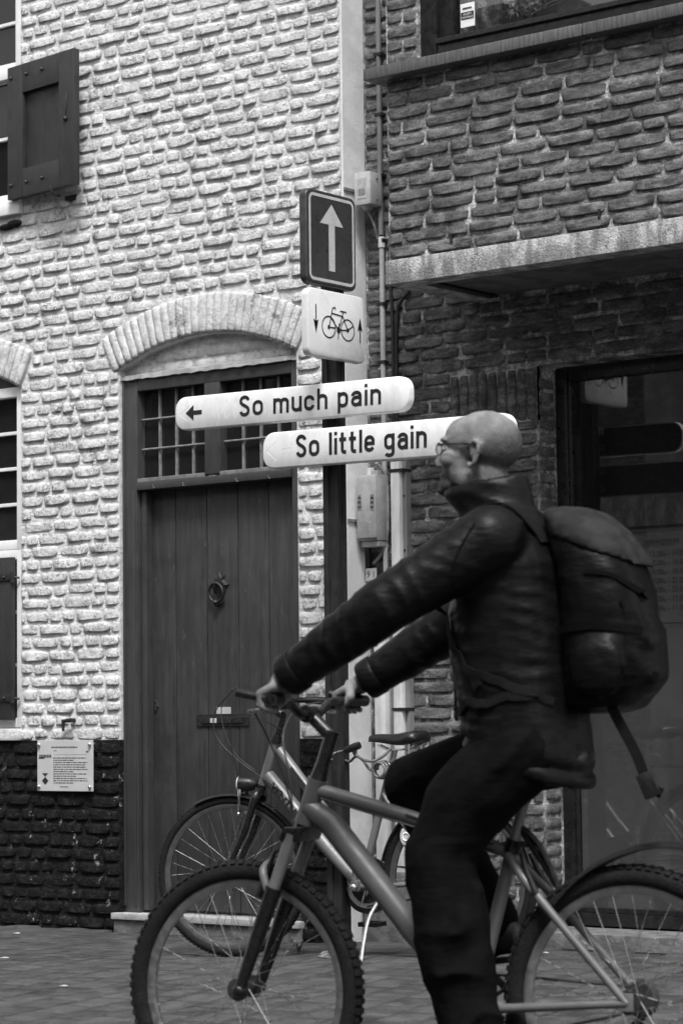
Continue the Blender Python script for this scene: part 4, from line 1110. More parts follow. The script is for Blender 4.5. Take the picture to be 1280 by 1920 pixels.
# ================================================================ bicycles
class Bike:
    """local frame: u forward, v to the rider's left, z up"""
    def __init__(s, origin, heading, left=None):
        s.o = Vector(origin); s.h = Vector(heading).normalized(); s.v = Vector((-s.h.y, s.h.x, 0))
    def P(s, u, v, z): return s.o + s.h*u + s.v*v + Vector((0, 0, z))
def wheel(t, name, c, axis, r, tw, mrim, nsp, rim_d=.022, hubr=.02, hubw=.05, knob=False):
    c = Vector(c); axis = Vector(axis).normalized()
    ri = r-2*tw+.004
    bm = NB(); ringtorus(bm, c, axis, ri, [(.004, .011), (.004, -.011), (-.006, -.0125), (-rim_d, -.006), (-rim_d, .006), (-.006, .0125)], 72)
    w = obj(name, bm, mrim, t, smooth=True)
    bm = NB(); n = 10; prof = [(tw*math.cos(2*math.pi*k/n), tw*.95*math.sin(2*math.pi*k/n)) for k in range(n)]
    ringtorus(bm, c, axis, r-tw, prof, 90); ty_ = obj('tyre', bm, M_TYRE, w, smooth='all')
    N, B = frame_of(axis)
    if knob:
        items = []; bmk = NB()
        for k in range(84):
            a = 2*math.pi*k/84; d = N*math.cos(a)+B*math.sin(a); tg = axis.cross(d)
            for off, aa in ((-.55, .85), (0, 1.0), (.55, .85)):
                if off == 0 and k % 2: continue
                ph = off*1.2; dd = d*math.cos(ph)+axis*math.sin(ph)
                p = c+d*(r-tw)+dd*tw*1.0
                m_ = basis(p, tg, axis if off == 0 else (axis*math.cos(ph)-d*math.sin(ph)), dd); box(bmk, -.007, .007, -.008, .008, -.003, .0028, m_)
        kb = obj('tread_knobs', bmk, M_TYRE, w); kb['kind'] = 'stuff'
    else:
        bmk = NB()
        for k in range(110):
            a = 2*math.pi*k/110; d = N*math.cos(a)+B*math.sin(a); tg = axis.cross(d)
            for sg in (-1, 1):
                ph = sg*.55; dd = d*math.cos(ph)+axis*math.sin(ph); m_ = basis(c+d*(r-tw)+dd*tw, (tg+axis*sg*.6), (axis*math.cos(ph)-d*math.sin(ph)), dd); box(bmk, -.006, .006, -.006, .006, -.002, .002, m_)
        kb = obj('tread_blocks', bmk, M_TYRE, w); kb['kind'] = 'stuff'
    bm = NB(); tube(bm, [c-axis*hubw, c-axis*hubw*.8, c-axis*hubw*.79, c+axis*hubw*.79, c+axis*hubw*.8, c+axis*hubw], [hubr*1.5, hubr*1.5, hubr*.8, hubr*.8, hubr*1.5, hubr*1.5], 16); obj('hub', bm, M_RIMD, w, smooth=True)
    bm = NB(); tube(bm, [c-axis*(hubw+.022), c+axis*(hubw+.022)], .006, 8); obj('axle', bm, M_STEEL, w)
    L = ri-rim_d-hubr*1.3
    bm = NB(); tube(bm, [(0, 0, 0), (0, 0, 1)], .0011, 5, cap=False); me = bpy.data.meshes.new('spoke'); bm.to_mesh(me); bm.free(); me.materials.append(M_SPOKE)
    for k in range(nsp):
        a = 2*math.pi*k/nsp; lean = (1 if (k//2) % 2 else -1)*1.15; sd = 1 if k % 2 else -1
        p1 = c+(N*math.cos(a)+B*math.sin(a))*(ri-rim_d); p0 = c+(N*math.cos(a+lean)+B*math.sin(a+lean))*hubr*1.4+axis*sd*hubw*.8
        d = p1-p0; n1, b1 = frame_of(d); m_ = basis(p0, n1, d.normalized().cross(n1), d) @ Matrix.Diagonal((1, 1, d.length, 1))
        link('spoke', me, w, None, m_)
    bm = NB(); a = 2.4; d = N*math.cos(a)+B*math.sin(a); tube(bm, [c+d*(ri-rim_d-.028), c+d*(ri-rim_d)], .004, 6); obj('valve', bm, M_BLKP, w)
    return w
def mudguard(bm, c, axis, rad, a0, a1, wd, upv, fwd, n=26, th=.0025):
    """arc in the plane of fwd/up; angles from fwd towards up"""
    rings = []
    for k in range(n+1):
        a = a0+(a1-a0)*k/n; d = Vector(fwd)*math.cos(a)+Vector(upv)*math.sin(a); row = []
        for q in range(7): s_ = -1+q/3; row.append(c+d*(rad-.012*s_*s_)+axis*wd*s_)
        for q in range(6, -1, -1): s_ = -1+q/3; row.append(c+d*(rad-th-.012*s_*s_)+axis*wd*s_)
        rings.append(row)
    return rings_loft(bm, rings)
UP = Vector((0, 0, 1))
def crankset(t, B, bb, ang, r=.170, ring=.085, side_l=.075, mat=M_BLKM):
    u, z = bb; k = obj('bottom_bracket', tube(NB(), [B.P(u, -.045, z), B.P(u, .045, z)], .021, 14), M_FRAMES, t, smooth=True)
    bm = NB(); ringtorus(bm, B.P(u, -.048, z), B.v, ring, [(.008, -.002), (.008, .002), (-.012, .002), (-.012, -.002)], 40)
    for q in range(5): a = q*1.2566; tube(bm, [B.P(u, -.048, z), B.P(u+ring*math.cos(a), -.048, z+ring*math.sin(a))], .006, 6)
    obj('chainring', bm, mat, t)
    for sg, a in ((1, ang), (-1, ang+math.pi)):
        pe = (u+r*math.cos(a), z+r*math.sin(a)); bm = NB(); tube(bm, [B.P(u, sg*.062, z), B.P(pe[0], sg*side_l, pe[1])], [.015, .011], 10); ball(bm, B.P(u, sg*.066, z), .018)
        cr = obj('crank', bm, mat if mat is M_BLKM else M_STEEL, t, smooth=True)
        bm = NB(); c = B.P(pe[0], sg*(side_l+.055), pe[1]); m_ = basis(c, B.h, B.v, UP)
        for yy in (-.045, .035): box(bm, -.045, .045, yy, yy+.012, -.010, .010, m_, bev=.003)
        for xx in (-.045, .033): box(bm, xx, xx+.012, -.033, .035, -.009, .009, m_)
        tube(bm, [B.P(pe[0], sg*side_l*.9, pe[1]), B.P(pe[0], sg*(side_l+.09), pe[1])], .007, 8); obj('pedal', bm, M_BLKP, t)
def chain(t, B, bb, ring, ra, cog, v=-.048):
    bm = NB()
    for sg in (1, -1):
        p = B.P(bb[0], v, bb[1]+sg*ring); q = B.P(ra[0], v, ra[1]+sg*cog); tube(bm, [p, p.lerp(q, .5)-UP*(.004 if sg < 0 else 0), q], .0042, 6)
    obj('chain', bm, M_BLKM, t)

# ---------------------------------------------------------------- parked bicycle
pf = onZ(428, 1794, 0); a9 = R(9)
hd = Vector((-math.cos(a9), -math.sin(a9), 0)); BP = Bike(pf, hd)         # u=0 at the front contact, rearwards is negative u
RW = .345
pk = thing('parked_bicycle', 'silver step-through city bicycle parked by the sign pole', 'bicycle', pf)
P = lambda u, v, z: BP.P(-u, v, z)          # u measured rearwards from the front contact
st_a = R(9.5); wd = (Matrix.Rotation(st_a, 3, 'Z') @ hd); wax = Vector((-wd.y, wd.x, 0))    # steered front wheel
FA = P(.022, 0, RW); RA = P(1.105, 0, RW)
wheel(pk, 'front_wheel', FA, wax, RW, .020, M_RIMP, 32)
wheel(pk, 'rear_wheel', RA, BP.v, RW, .020, M_RIMP, 32)
HT, HB = P(.244, 0, .915), P(.180, 0, .735); BBp = (.655, .315); BBP = P(.655, 0, .315)
axs = (HT-HB).normalized()
bm = NB(); tube(bm, [HB, HT], .021, 16); tube(bm, [P(.262, 0, .885), P(.47, 0, .645), P(.60, 0, .505), P(.688, 0, .43)], [.022, .021, .019, .018], 16)
tube(bm, [P(.205, 0, .775), P(.50, 0, .470), BBP], [.030, .030, .025], 16)
tube(bm, [BBP, P(.80, 0, .80)], .0165, 14)
for sg in (-1, 1):
    tube(bm, [BBP+BP.v*sg*.03, P(.74, sg*.045, .318), P(1.105, sg*.062, RW)], [.012, .011, .009], 10)
    tube(bm, [P(.775, sg*.022, .70), P(.86, sg*.05, .60), P(1.105, sg*.062, RW)], [.009, .009, .008], 10)
fr = obj('frame', bm, M_FRAMES, pk, smooth=True)
# frame decals
def decal(B_, s_, p0, p1, side, size, rad, mat, sx=1.2, bold=0.0, name='lettering'):
    d = (p1-p0).normalized(); n = Vector(side); e = n.cross(d)
    return link(name, text_mesh(s_, size, bold=bold, sx=sx), fr if B_ is BP else None, mat, basis(p0+n*(rad+.001)-e*size*.33, d, e, n))
decal(BP, 'VENTURELLI', P(.243, 0, .738), P(.52, 0, .452), BP.v, .038, .0305, M_INK, 1.35, .0012)
bm = NB(); d0, d1 = P(.33, 0, .807), P(.455, 0, .663); dd = (d1-d0).normalized(); nn = BP.v; ee = nn.cross(dd); m_ = basis(d0+nn*.0222, dd, ee, nn); flat(bm, [(0, -.010), ((d1-d0).length, -.010), ((d1-d0).length, .010), (0, .010)], m_, 0); obj('tube_decal', bm, M_INKG, fr)
# fork
bm = NB(); cr0 = HB-axs*.03; tube(bm, [HB, cr0-axs*.01], [.020, .022], 14)
FT = FA+UP*.0
for sg in (-1, 1):
    q = wax*sg*.052; tube(bm, smoothpath([cr0+wax*sg*.02, cr0+q-axs*.03, cr0+q-axs*.16, FA+q*.95+axs*.09, FA+q*.95], 5), [.017]*6+[.016]*6+[.014]*8+[.009], 12)
obj('fork', bm, M_BLKM, pk, smooth=True)
# headset, stem, bars
bm = NB(); tube(bm, [HT, HT+axs*.035], [.026, .022], 16); obj('headset', bm, M_BLKP, pk, smooth=True)
SB = HT+axs*.135; bm = NB(); tube(bm, [HT+axs*.03, SB], .0145, 14); CL = SB+wd*.055+UP*.02; tube(bm, [SB-axs*.012, CL], [.019, .017], 12); tube(bm, [CL-wax*.03, CL+wax*.03], .021, 14); ball(bm, SB+wax*.018+UP*.004, .008); obj('stem', bm, M_BLKM, pk, smooth=True)
def bar_pts(sg): return smoothpath([CL, CL+wax*sg*.07+UP*.004, CL+wax*sg*.13+UP*.03-wd*.01, CL+wax*sg*.20+UP*.035-wd*.06, CL+wax*sg*.27+UP*.03-wd*.16], 6)
bm = NB()
for sg in (-1, 1): tube(bm, bar_pts(sg), .0125, 12)
hb = obj('handlebar', bm, M_BLKM, pk, smooth=True)
for sg in (-1, 1):
    q = bar_pts(sg); bm = NB(); tube(bm, q[-6:], .0165, 12); gp = obj('grip', bm, M_BLKP, hb, smooth=True)
    d = (q[-1]-q[-4]).normalized(); lv = q[-9]; bm = NB(); tube(bm, [lv, lv+wd*.03-UP*.012], .011, 8); bk = obj('brake_clamp', bm, M_BLKP, hb, smooth=True)
    bm = NB(); tube(bm, smoothpath([lv+wd*.03-UP*.014, lv+wd*.045+d*.03-UP*.022, lv+d*.085+wd*.05-UP*.028, lv+d*.13+wd*.055-UP*.045], 5), [.008]*5+[.006]*10+[.005], 8); obj('brake_lever', bm, M_CHROME, bk, smooth=True)
q = bar_pts(1); bp_ = q[13]+UP*.012; bm = NB(); tube(bm, [bp_, bp_+UP*.012, bp_+UP*.03, bp_+UP*.036], [.019, .021, .018, .006], 14); obj('bell', bm, M_BLKP, hb, smooth=True)
# cables
def cable(t, pts, r=.0025, mat=M_CABLE, nm='brake_cable', n=8): bm = NB(); tube(bm, smoothpath(pts, n), r, 6); return obj(nm, bm, mat, t, smooth='all')
def atp(x, y, v=0.0):
    p0 = pf+BP.v*v; d = ray(x, y); return CP+d*((p0-CP).dot(BP.v)/d.dot(BP.v))
cable(pk, [atp(535, 1372, .18), atp(495, 1352, .16), atp(455, 1344, .12), atp(434, 1352, .1), atp(433, 1390, .09), atp(438, 1420, .08), atp(446, 1453, .06)])
cable(pk, [atp(438, 1292, .05), atp(411, 1322, .05), atp(400, 1350, .05), atp(408, 1385, .05), atp(440, 1420, .05), atp(475, 1447, .04), atp(515, 1475, .035), atp(530, 1485, .03)])
cable(pk, [atp(445, 1288, .0), atp(421, 1310, .02), atp(415, 1340, .03), atp(424, 1380, .04), atp(445, 1418, .04), atp(480, 1446, .035)])
cable(pk, [atp(512, 1478, .03), atp(521, 1500, .03), atp(518, 1516, .03), atp(505, 1515, .03)], .002)
# lamp
lp0 = atp(462, 1470, .0); bm = NB(); fx = wd
rings_loft(bm, [ell_ring(lp0+fx*o_, wax*r_, UP*r_, 18) for o_, r_ in ((-.055, .010), (-.045, .022), (-.02, .031), (.015, .034), (.03, .035))]); lm = obj('head_lamp', bm, M_BLKP, pk, smooth=True)
bm = NB(); rings_loft(bm, [ell_ring(lp0+fx*o_, wax*r_, UP*r_, 18) for o_, r_ in ((.0302, .034), (.036, .031), (.041, .018))]); obj('lamp_lens', bm, M_LAMP, lm, smooth=True)
bm = NB(); tube(bm, [lp0-fx*.045, cr0+wd*.02-UP*.0], .007, 8); tube(bm, [lp0-UP*.03, lp0-UP*.055-wd*.012], .004, 6); obj('lamp_bracket', bm, M_BLKM, pk)
# front mudguard, brake, rear mudguard
bm = NB(); mudguard(bm, FA, wax, RW+.012, R(62), R(150), .028, UP, wd); mudguard(bm, FA, wax, RW+.012, R(100), R(102), .03, UP, wd, 2); obj('front_mudguard', bm, M_BLKP, pk, smooth=True)
bm = NB(); mudguard(bm, RA, BP.v, RW+.014, R(12), R(200), .028, UP, hd, 40); obj('rear_mudguard', bm, M_BLKP, pk, smooth=True)
bm = NB()
for sg in (-1, 1):
    q = wd*.035+wax*sg*.045; p0 = FA+(UP*.96-wd*.28)*(RW-.035)+q; tube(bm, [p0-UP*.03, p0+UP*.05-wax*sg*.008, p0+UP*.105-wax*sg*.012], [.008, .007, .005], 8); ball(bm, p0-UP*.03, .009); ball(bm, p0+UP*.105-wax*sg*.012, .006)
obj('front_brake', bm, M_CHROME, pk, smooth=True)
# saddle and post
bm = NB(); tube(bm, [P(.795, 0, .78), P(.822, 0, .885)], .0135, 14); obj('seat_post', bm, M_STEEL, pk, smooth=True)
def saddle(t, S, scale=1.0, mat=M_BLKP):
    rings = []
    for u_, hw, top, low in ((0.0, .012, .0, .022), (.012, .022, .008, .03), (.05, .026, .012, .036), (.10, .032, .010, .042), (.15, .052, .012, .05), (.19, .080, .020, .058), (.23, .094, .027, .06), (.255, .088, .026, .052), (.272, .06, .018, .036)):
        rings.append([S(u_, hw*x, top-.012*(x*x) if abs(x) < .99 else top-.03) for x in (-1, -.8, -.4, 0, .4, .8, 1)]+[S(u_, hw*.92*x, top-low) for x in (1, .5, -.5, -1)])
    bm = NB(); rings_loft(bm, rings); o_ = obj('saddle', bm, mat, t, smooth='all')
    md = o_.modifiers.new('sub', 'SUBSURF'); md.levels = md.render_levels = 1
    bm = NB()
    for sg in (-1, 1): tube(bm, smoothpath([S(.05, sg*.012, -.035), S(.10, sg*.022, -.055), S(.19, sg*.022, -.052), S(.24, sg*.05, -.03)], 4), .0035, 8)
    for sg in (-1, 1): tube(bm, [S(.215, sg*.055, -.03), S(.215, sg*.055, -.075)], .012, 8)
    obj('saddle_rail', bm, M_STEEL, o_); return o_
saddle(pk, lambda u_, v_, z_: P(.700+u_*.98, v_, .938+z_))
crankset(pk, BP, (-.655, .315), R(97), .168, .088, .075, M_STEEL)
bm = NB(); mudg = [P(.655-.0, -.062, .315)]
ringtorus(bm, P(.655, -.060, .315), BP.v, .115, [(.004, -.008), (.004, .008), (-.09, .008), (-.09, -.008)], 40); obj('chain_guard', bm, M_BLKP, pk, smooth=True)
chain(pk, BP, (-.655, .315), .088, (-1.105, RW), .035)
# kick stand, lock, reflector, carrier
bm = NB(); k0 = atp(710, 1678, .05); k1 = atp(676, 1768, .16); k1.z = .008; tube(bm, smoothpath([k0+UP*.01, k0-UP*.02, k0.lerp(k1, .35)+BP.h*.018, k0.lerp(k1, .7)+BP.h*.012, k1], 5), [.013]*4+[.009]*16+[.007], 10); ball(bm, k0, (.017, .017, .02)); obj('kick_stand', bm, M_STEEL, pk, smooth=True)
bm = NB(); c = P(.900, .05, .525); rings_loft(bm, [ell_ring(c+BP.v*o_, BP.h*.034*k_, UP*.045*k_, 16) for o_, k_ in ((-.02, .9), (0, 1), (.008, .8))]); rl = obj('ring_lock', bm, simple('pale_lock_plastic', .4, .4), pk, smooth=True)
bm = NB(); ringtorus(bm, c+BP.v*.009, BP.v, .016, [(.004, 0), (0, .003), (-.004, 0), (0, -.002)], 18); tube(bm, [c+BP.v*.009-BP.h*.026-UP*.006, c+BP.v*.009-BP.h*.026+UP*.012], .003, 6); obj('lock_emblem', bm, M_WPAINT, rl)
bm = NB(); zc = .80
for sg in (-1, 1):
    tube(bm, [P(.84, sg*.05, zc-.02), P(.95, sg*.06, zc-.03), P(1.32, sg*.06, zc-.03)], .006, 8); tube(bm, [P(1.16, sg*.06, zc-.03), P(1.105, sg*.07, RW+.02)], .005, 8)
for uu in (.98, 1.1, 1.22, 1.32): tube(bm, [P(uu, -.06, zc-.03), P(uu, .06, zc-.03)], .005, 8)
obj('carrier', bm, M_BLKM, pk, smooth=True)
# cable lock hanging between saddle and pole
lk = thing('cable_lock', 'coiled cable lock looped from the bicycle saddle to the pole', 'lock', atp(665, 1400, .02))
l0, l1 = atp(645, 1408, .06), atp(674, 1397, .06); bm = NB(); d = (l1-l0).normalized(); tube(bm, [l0, l0+d*.02, l1-d*.02, l1], [.010, .016, .017, .015], 12); lb = obj('lock_body', bm, M_BLKP, lk, smooth=True)
bm = NB(); tube(bm, [l1-d*.03, l1-d*.022-UP*.035], [.012, .009], 10); obj('lock_barrel', bm, M_BLKP, lk)
M_LCAB = simple('smoky_lock_cable', .10, .25, .2, 40)
bm = NB(); tube(bm, smoothpath([l0+d*.004, atp(628, 1412, .06), atp(612, 1420, .10), atp(600, 1425, .02), atp(640, 1424, -.06), atp(655, 1428, -.04), atp(668, 1418, .0), atp(682, 1428, .04), atp(690, 1440, .06), atp(700, 1445, .07)], 6), .006, 8); obj('lock_cable', bm, M_LCAB, lk, smooth='all')
bm = NB(); tube(bm, smoothpath([l1-d*.022-UP*.03, atp(680, 1424, .07), atp(698, 1427, .07), atp(718, 1418, .05), atp(732, 1403, .03)], 6), .006, 8); obj('lock_cable', bm, M_LCAB, lk, smooth='all')
bm = NB(); cc = atp(715, 1444, .05); pts = [cc+BP.h*(.036*math.cos(k*.42))*(1-.004*k)+UP*(.036*math.sin(k*.42))*(1-.004*k)+BP.v*(.0016*k-.03) for k in range(42)]; tube(bm, pts, .006, 8); obj('lock_coil', bm, M_LCAB, lk, smooth='all')

# ---------------------------------------------------------------- the rider's bicycle
fa = CP+ray(460, 1852)*6.78; ra = CP+ray(1188, 1880)*6.36
hr = (fa-ra); hr.z = 0; WB = hr.length; hr.normalize(); RG = -.045; r2 = .340
BR = Bike(Vector((ra.x, ra.y, 0)), hr); Q = BR.P
rb = thing('ridden_bicycle', 'grey hardtail mountain bicycle with suspension fork under the rider', 'bicycle', (ra.x, ra.y, RG))
AZ = r2+RG; FAx, RAx = Q(WB, 0, AZ), Q(0, 0, AZ); Lv = BR.v
wheel(rb, 'front_wheel', FAx, Lv, r2, .028, M_RIM, 32, knob=True)
wheel(rb, 'rear_wheel', RAx, Lv, r2, .028, M_RIM, 32, knob=True)
def ax_u(z): return .906-.345*(z-.707)
HTt, HTb = Q(ax_u(.845), 0, .845), Q(ax_u(.735), 0, .735); bbr = (.425, .262); BB = Q(.425, 0, .262); ax2 = (HTt-HTb).normalized()
bm = NB(); tube(bm, [HTb-ax2*.004, HTb+ax2*.02, HTt-ax2*.02, HTt+ax2*.004], [.029, .027, .026, .028], 18)
tube(bm, [Q(ax_u(.82), 0, .822), Q(.60, 0, .752), Q(.325, 0, .662)], [.021, .019, .017], 16)
tube(bm, [Q(ax_u(.775)+.005, 0, .775), Q(ax_u(.775)-.06, 0, .735), Q(.60, 0, .470), BB], [.030, .034, .033, .028], 18)
tube(bm, [BB, Q(.312, 0, .685)], .0175, 14)
for sg in (-1, 1):
    tube(bm, [BB+Lv*sg*.03, Q(.33, sg*.045, .270), Q(.0, sg*.065, AZ)], [.014, .012, .010], 12)
    tube(bm, smoothpath([Q(.322, sg*.016, .655), Q(.25, sg*.050, .575), Q(.0, sg*.065, AZ)], 4), [.012]*5+[.011]*3+[.010], 12)
    box(bm, -.018, .022, -.004, .004, -.02, .025, basis(Q(0, sg*.066, AZ), BR.h, BR.v, UP), bev=.003)
obj('frame', bm, M_FRAMEP, rb, smooth=True)
bm = NB(); tube(bm, [Q(.60, .0225, .760), Q(.36, .0195, .683)], .0025, 6); tube(bm, [Q(.84, .026, .80), Q(.36, .0195, .665)], .0025, 6); obj('gear_cable', bm, M_CABLE, rb)
# suspension fork
CW = HTb-ax2*.03; bm = NB(); box(bm, -.03, .03, -.075, .075, -.022, .02, basis(CW, BR.h, BR.v, ax2), bev=.01); tube(bm, [CW, HTb], .024, 14); fk = obj('fork_crown', bm, M_BLKM, rb, smooth=True)
fdir = (FAx+BR.h*-.03-CW).normalized()
for sg in (-1, 1):
    a = CW+Lv*sg*.062; b = FAx+Lv*sg*.062-BR.h*.012; bm = NB(); tube(bm, [a, a.lerp(b, .36)], .0165, 14); obj('stanchion', bm, M_FRAMES, fk, smooth=True)
    bm = NB(); tube(bm, [a.lerp(b, .34), a.lerp(b, .37), a.lerp(b, .6), b], [.024, .0225, .021, .015], 14); ball(bm, b, .02); obj('fork_leg', bm, M_BLKM, fk, smooth=True)
bm = NB(); a = CW.lerp(FAx, .36); pts = smoothpath([a+Lv*.062+BR.h*.012, a+Lv*.055+BR.h*.045+ax2*.055, a+Lv*.0+BR.h*.05+ax2*.075, a-Lv*.055+BR.h*.045+ax2*.055, a-Lv*.062+BR.h*.012], 5); tube(bm, pts, .011, 10); obj('fork_brace', bm, M_FRAMES, fk, smooth=True)
bm = NB()
for sg in (-1, 1):
    p0 = CW.lerp(FAx, .36)+Lv*sg*.058+BR.h*.035; tube(bm, [p0-ax2*.02, p0+ax2*.05-Lv*sg*.01, p0+ax2*.11-Lv*sg*.02], [.010, .008, .006], 8)
tube(bm, [CW.lerp(FAx, .36)+BR.h*.037+ax2*.108+Lv*.04, CW.lerp(FAx, .36)+BR.h*.037+ax2*.108-Lv*.06], .003, 6)
obj('front_brake', bm, M_BLKM, fk, smooth=True)
bm = NB()
for sg in (-1, 1):
    p0 = Q(.235, sg*.058, .560); tube(bm, [p0, p0+Vector((0, 0, .06))-Lv*sg*.012+BR.h*.03, p0+UP*.10-Lv*sg*.025+BR.h*.045], [.010, .008, .006], 8)
obj('rear_brake', bm, M_BLKM, rb, smooth=True)
# stem and bar
S0 = HTt+ax2*.05; bm = NB(); tube(bm, [HTt, HTt+ax2*.012, S0, S0+ax2*.09], [.025, .022, .018, .019], 16); S1 = S0+ax2*.075; BC = Q(.880, 0, 1.022); tube(bm, [S1, BC], [.019, .018], 12); tube(bm, [BC-Lv*.025, BC+Lv*.025], .023, 14); obj('stem', bm, M_BLKM, rb, smooth=True)
def bar2(sg): return smoothpath([BC, BC+Lv*sg*.06, BC+Lv*sg*.13+UP*.028, BC+Lv*sg*.20+UP*.036-BR.h*.008, BC+Lv*sg*.315+UP*.036-BR.h*.030], 6)
bm = NB()
for sg in (-1, 1): tube(bm, bar2(sg), .0125, 12)
hb = obj('handlebar', bm, M_BLKM, rb, smooth=True)
for sg in (-1, 1):
    q = bar2(sg); bm = NB(); tube(bm, q[-6:], .0165, 14); obj('grip', bm, M_BLKP, hb, smooth=True)
    bm = NB(); e = q[-1]; tube(bm, smoothpath([e-Lv*sg*.012, e-Lv*sg*.012+BR.h*.05+UP*.01, e-Lv*sg*.016+BR.h*.10+UP*.02], 4), .011, 10); obj('bar_end', bm, M_BLKM, hb, smooth=True)
    lv = q[15]; bm = NB(); box(bm, -.022, .022, -.018, .018, -.014, .014, basis(lv+BR.h*.012-UP*.008, BR.h, BR.v, UP), bev=.005); sh_ = obj('shifter', bm, M_BLKP, hb, smooth=True)
    bm = NB(); tube(bm, smoothpath([lv+BR.h*.03-UP*.012, lv+BR.h*.05+Lv*sg*.03-UP*.02, lv+BR.h*.055+Lv*sg*.09-UP*.026, lv+BR.h*.05+Lv*sg*.12-UP*.028], 4), .0055, 8); obj('brake_lever', bm, M_STEEL, hb, smooth=True)
    cable(rb, [lv+BR.h*.03, lv+BR.h*.10-Lv*sg*.03-UP*.02, BC+BR.h*.10+Lv*sg*.05-UP*.06, BC+BR.h*.07+Lv*sg*.02-UP*.16, CW+BR.h*.045+ax2*.06])
# seat
bm = NB(); tube(bm, [Q(.318, 0, .66), Q(.262, 0, .865)], .0145, 14); obj('seat_post', bm, M_FRAMES, rb, smooth=True)
bm = NB(); tube(bm, [Q(.319, 0, .662), Q(.309, 0, .695)], .023, 14); box(bm, -.03, .0, -.03, .03, -.008, .008, basis(Q(.30, 0, .683), BR.h, BR.v, UP), bev=.003); obj('seat_clamp', bm, M_BLKM, rb, smooth=True)
saddle(rb, lambda u_, v_, z_: Q(.375-u_, v_, .905+z_))
crankset(rb, BR, bbr, R(-100), .172, .085, .085)
chain(rb, BR, bbr, .085, (0, AZ), .03)
bm = NB(); ringtorus(bm, Q(0, -.048, AZ), BR.v, .035, [(.014, -.012), (.006, .012), (-.02, .012), (-.02, -.012)], 26); obj('sprockets', bm, M_RIMD, rb)
bm = NB(); tube(bm, [Q(.0, -.07, AZ-.02), Q(.012, -.07, AZ-.08), Q(.04, -.06, AZ-.15)], [.012, .014, .011], 8); ringtorus(bm, Q(.012, -.058, AZ-.08), BR.v, .02, [(.004, -.004), (.004, .004), (-.01, .004), (-.01, -.004)], 14); ringtorus(bm, Q(.04, -.055, AZ-.15), BR.v, .02, [(.004, -.004), (.004, .004), (-.01, .004), (-.01, -.004)], 14); obj('derailleur', bm, M_BLKM, rb)
bm = NB(); mudguard(bm, Q(-.105, 0, .30), Lv, .393, R(38), R(150), .040, UP, BR.h, 30, .004); tube(bm, [Q(.29, 0, .72), Q(.20, 0, .58)], .008, 8); obj('rear_mudguard', bm, M_TYRE, rb, smooth=True)
bm = NB(); tube(bm, smoothpath([Q(.29, 0, .725), Q(.24, 0, .675), Q(.19, 0, .565)], 5), .009, 8); obj('mudguard_arm', bm, M_BLKP, rb, smooth=True)

# ================================================================ the rider
def remesh(bm, voxel, smooth_it=3, fac=.5):
    me = bpy.data.meshes.new('tmp'); bmesh.ops.recalc_face_normals(bm, faces=bm.faces[:]); bm.to_mesh(me); bm.free()
    o = bpy.data.objects.new('tmp', me); COL.objects.link(o)
    md = o.modifiers.new('r', 'REMESH'); md.mode = 'VOXEL'; md.voxel_size = voxel; md.adaptivity = 0
    sm_ = o.modifiers.new('s', 'SMOOTH'); sm_.iterations = smooth_it; sm_.factor = fac
    dg = bpy.context.evaluated_depsgraph_get(); dg.update()
    out = bpy.data.meshes.new_from_object(o.evaluated_get(dg)); bpy.data.objects.remove(o); bpy.data.meshes.remove(me); out.materials.clear()
    return out
def displace(me, fn):
    n = len(me.vertices); co = np.empty(n*3); me.vertices.foreach_get('co', co); co = co.reshape(-1, 3)
    no = np.empty(n*3); me.vertex_normals.foreach_get('vector', no); no = no.reshape(-1, 3)
    d = np.array([fn(Vector(c), Vector(k)) for c, k in zip(co, no)]); co += no*d[:, None]
    me.vertices.foreach_set('co', co.ravel()); me.update()
def finish(name, me, mat, parent):
    me.name = name; me.polygons.foreach_set('use_smooth', [True]*len(me.polygons)); me.materials.append(mat); return link(name, me, parent)
def caps(bm, p0, r0, p1, r1, seg=14):
    p0, p1 = Vector(p0), Vector(p1); d = (p1-p0); L = d.length; d.normalize()
    pts, rr = [], []
    for k in range(4): a = math.pi/2*k/4; pts.append(p0-d*r0*math.cos(a)); rr.append(max(.0015, r0*math.sin(a)))
    pts.append(p0); rr.append(r0); pts.append(p1); rr.append(r1)
    for k in range(1, 5): a = math.pi/2*k/4; pts.append(p1+d*r1*math.sin(a)); rr.append(max(.0015, r1*math.cos(a)))
    return tube(bm, pts, rr, seg)
def chaincaps(bm, pts): 
    for (p0, r0), (p1, r1) in zip(pts, pts[1:]): caps(bm, p0, r0, p1, r1)
hu, hv = BR.h, BR.v
man = thing('person', 'bald cyclist in dark jacket and glasses riding past', 'person', Q(.3, 0, RG))
# ---- joints (u, v, z)
SHL, SHR = Q(.300, .175, 1.455), Q(.300, -.175, 1.455)
ELL, ELR = Q(.545, .285, 1.290), Q(.545, -.285, 1.275)
WRL, WRR = Q(.838, .262, 1.108), Q(.838, -.262, 1.104)
HIL, HIR = Q(.245, .095, .930), Q(.245, -.095, .930)
KNL, KNR = Q(.478, .130, .665), Q(.640, -.130, .835)
ANL, ANR = Q(.372, .128, .185), Q(.415, -.130, .480)
NK = Q(.335, 0, 1.52)
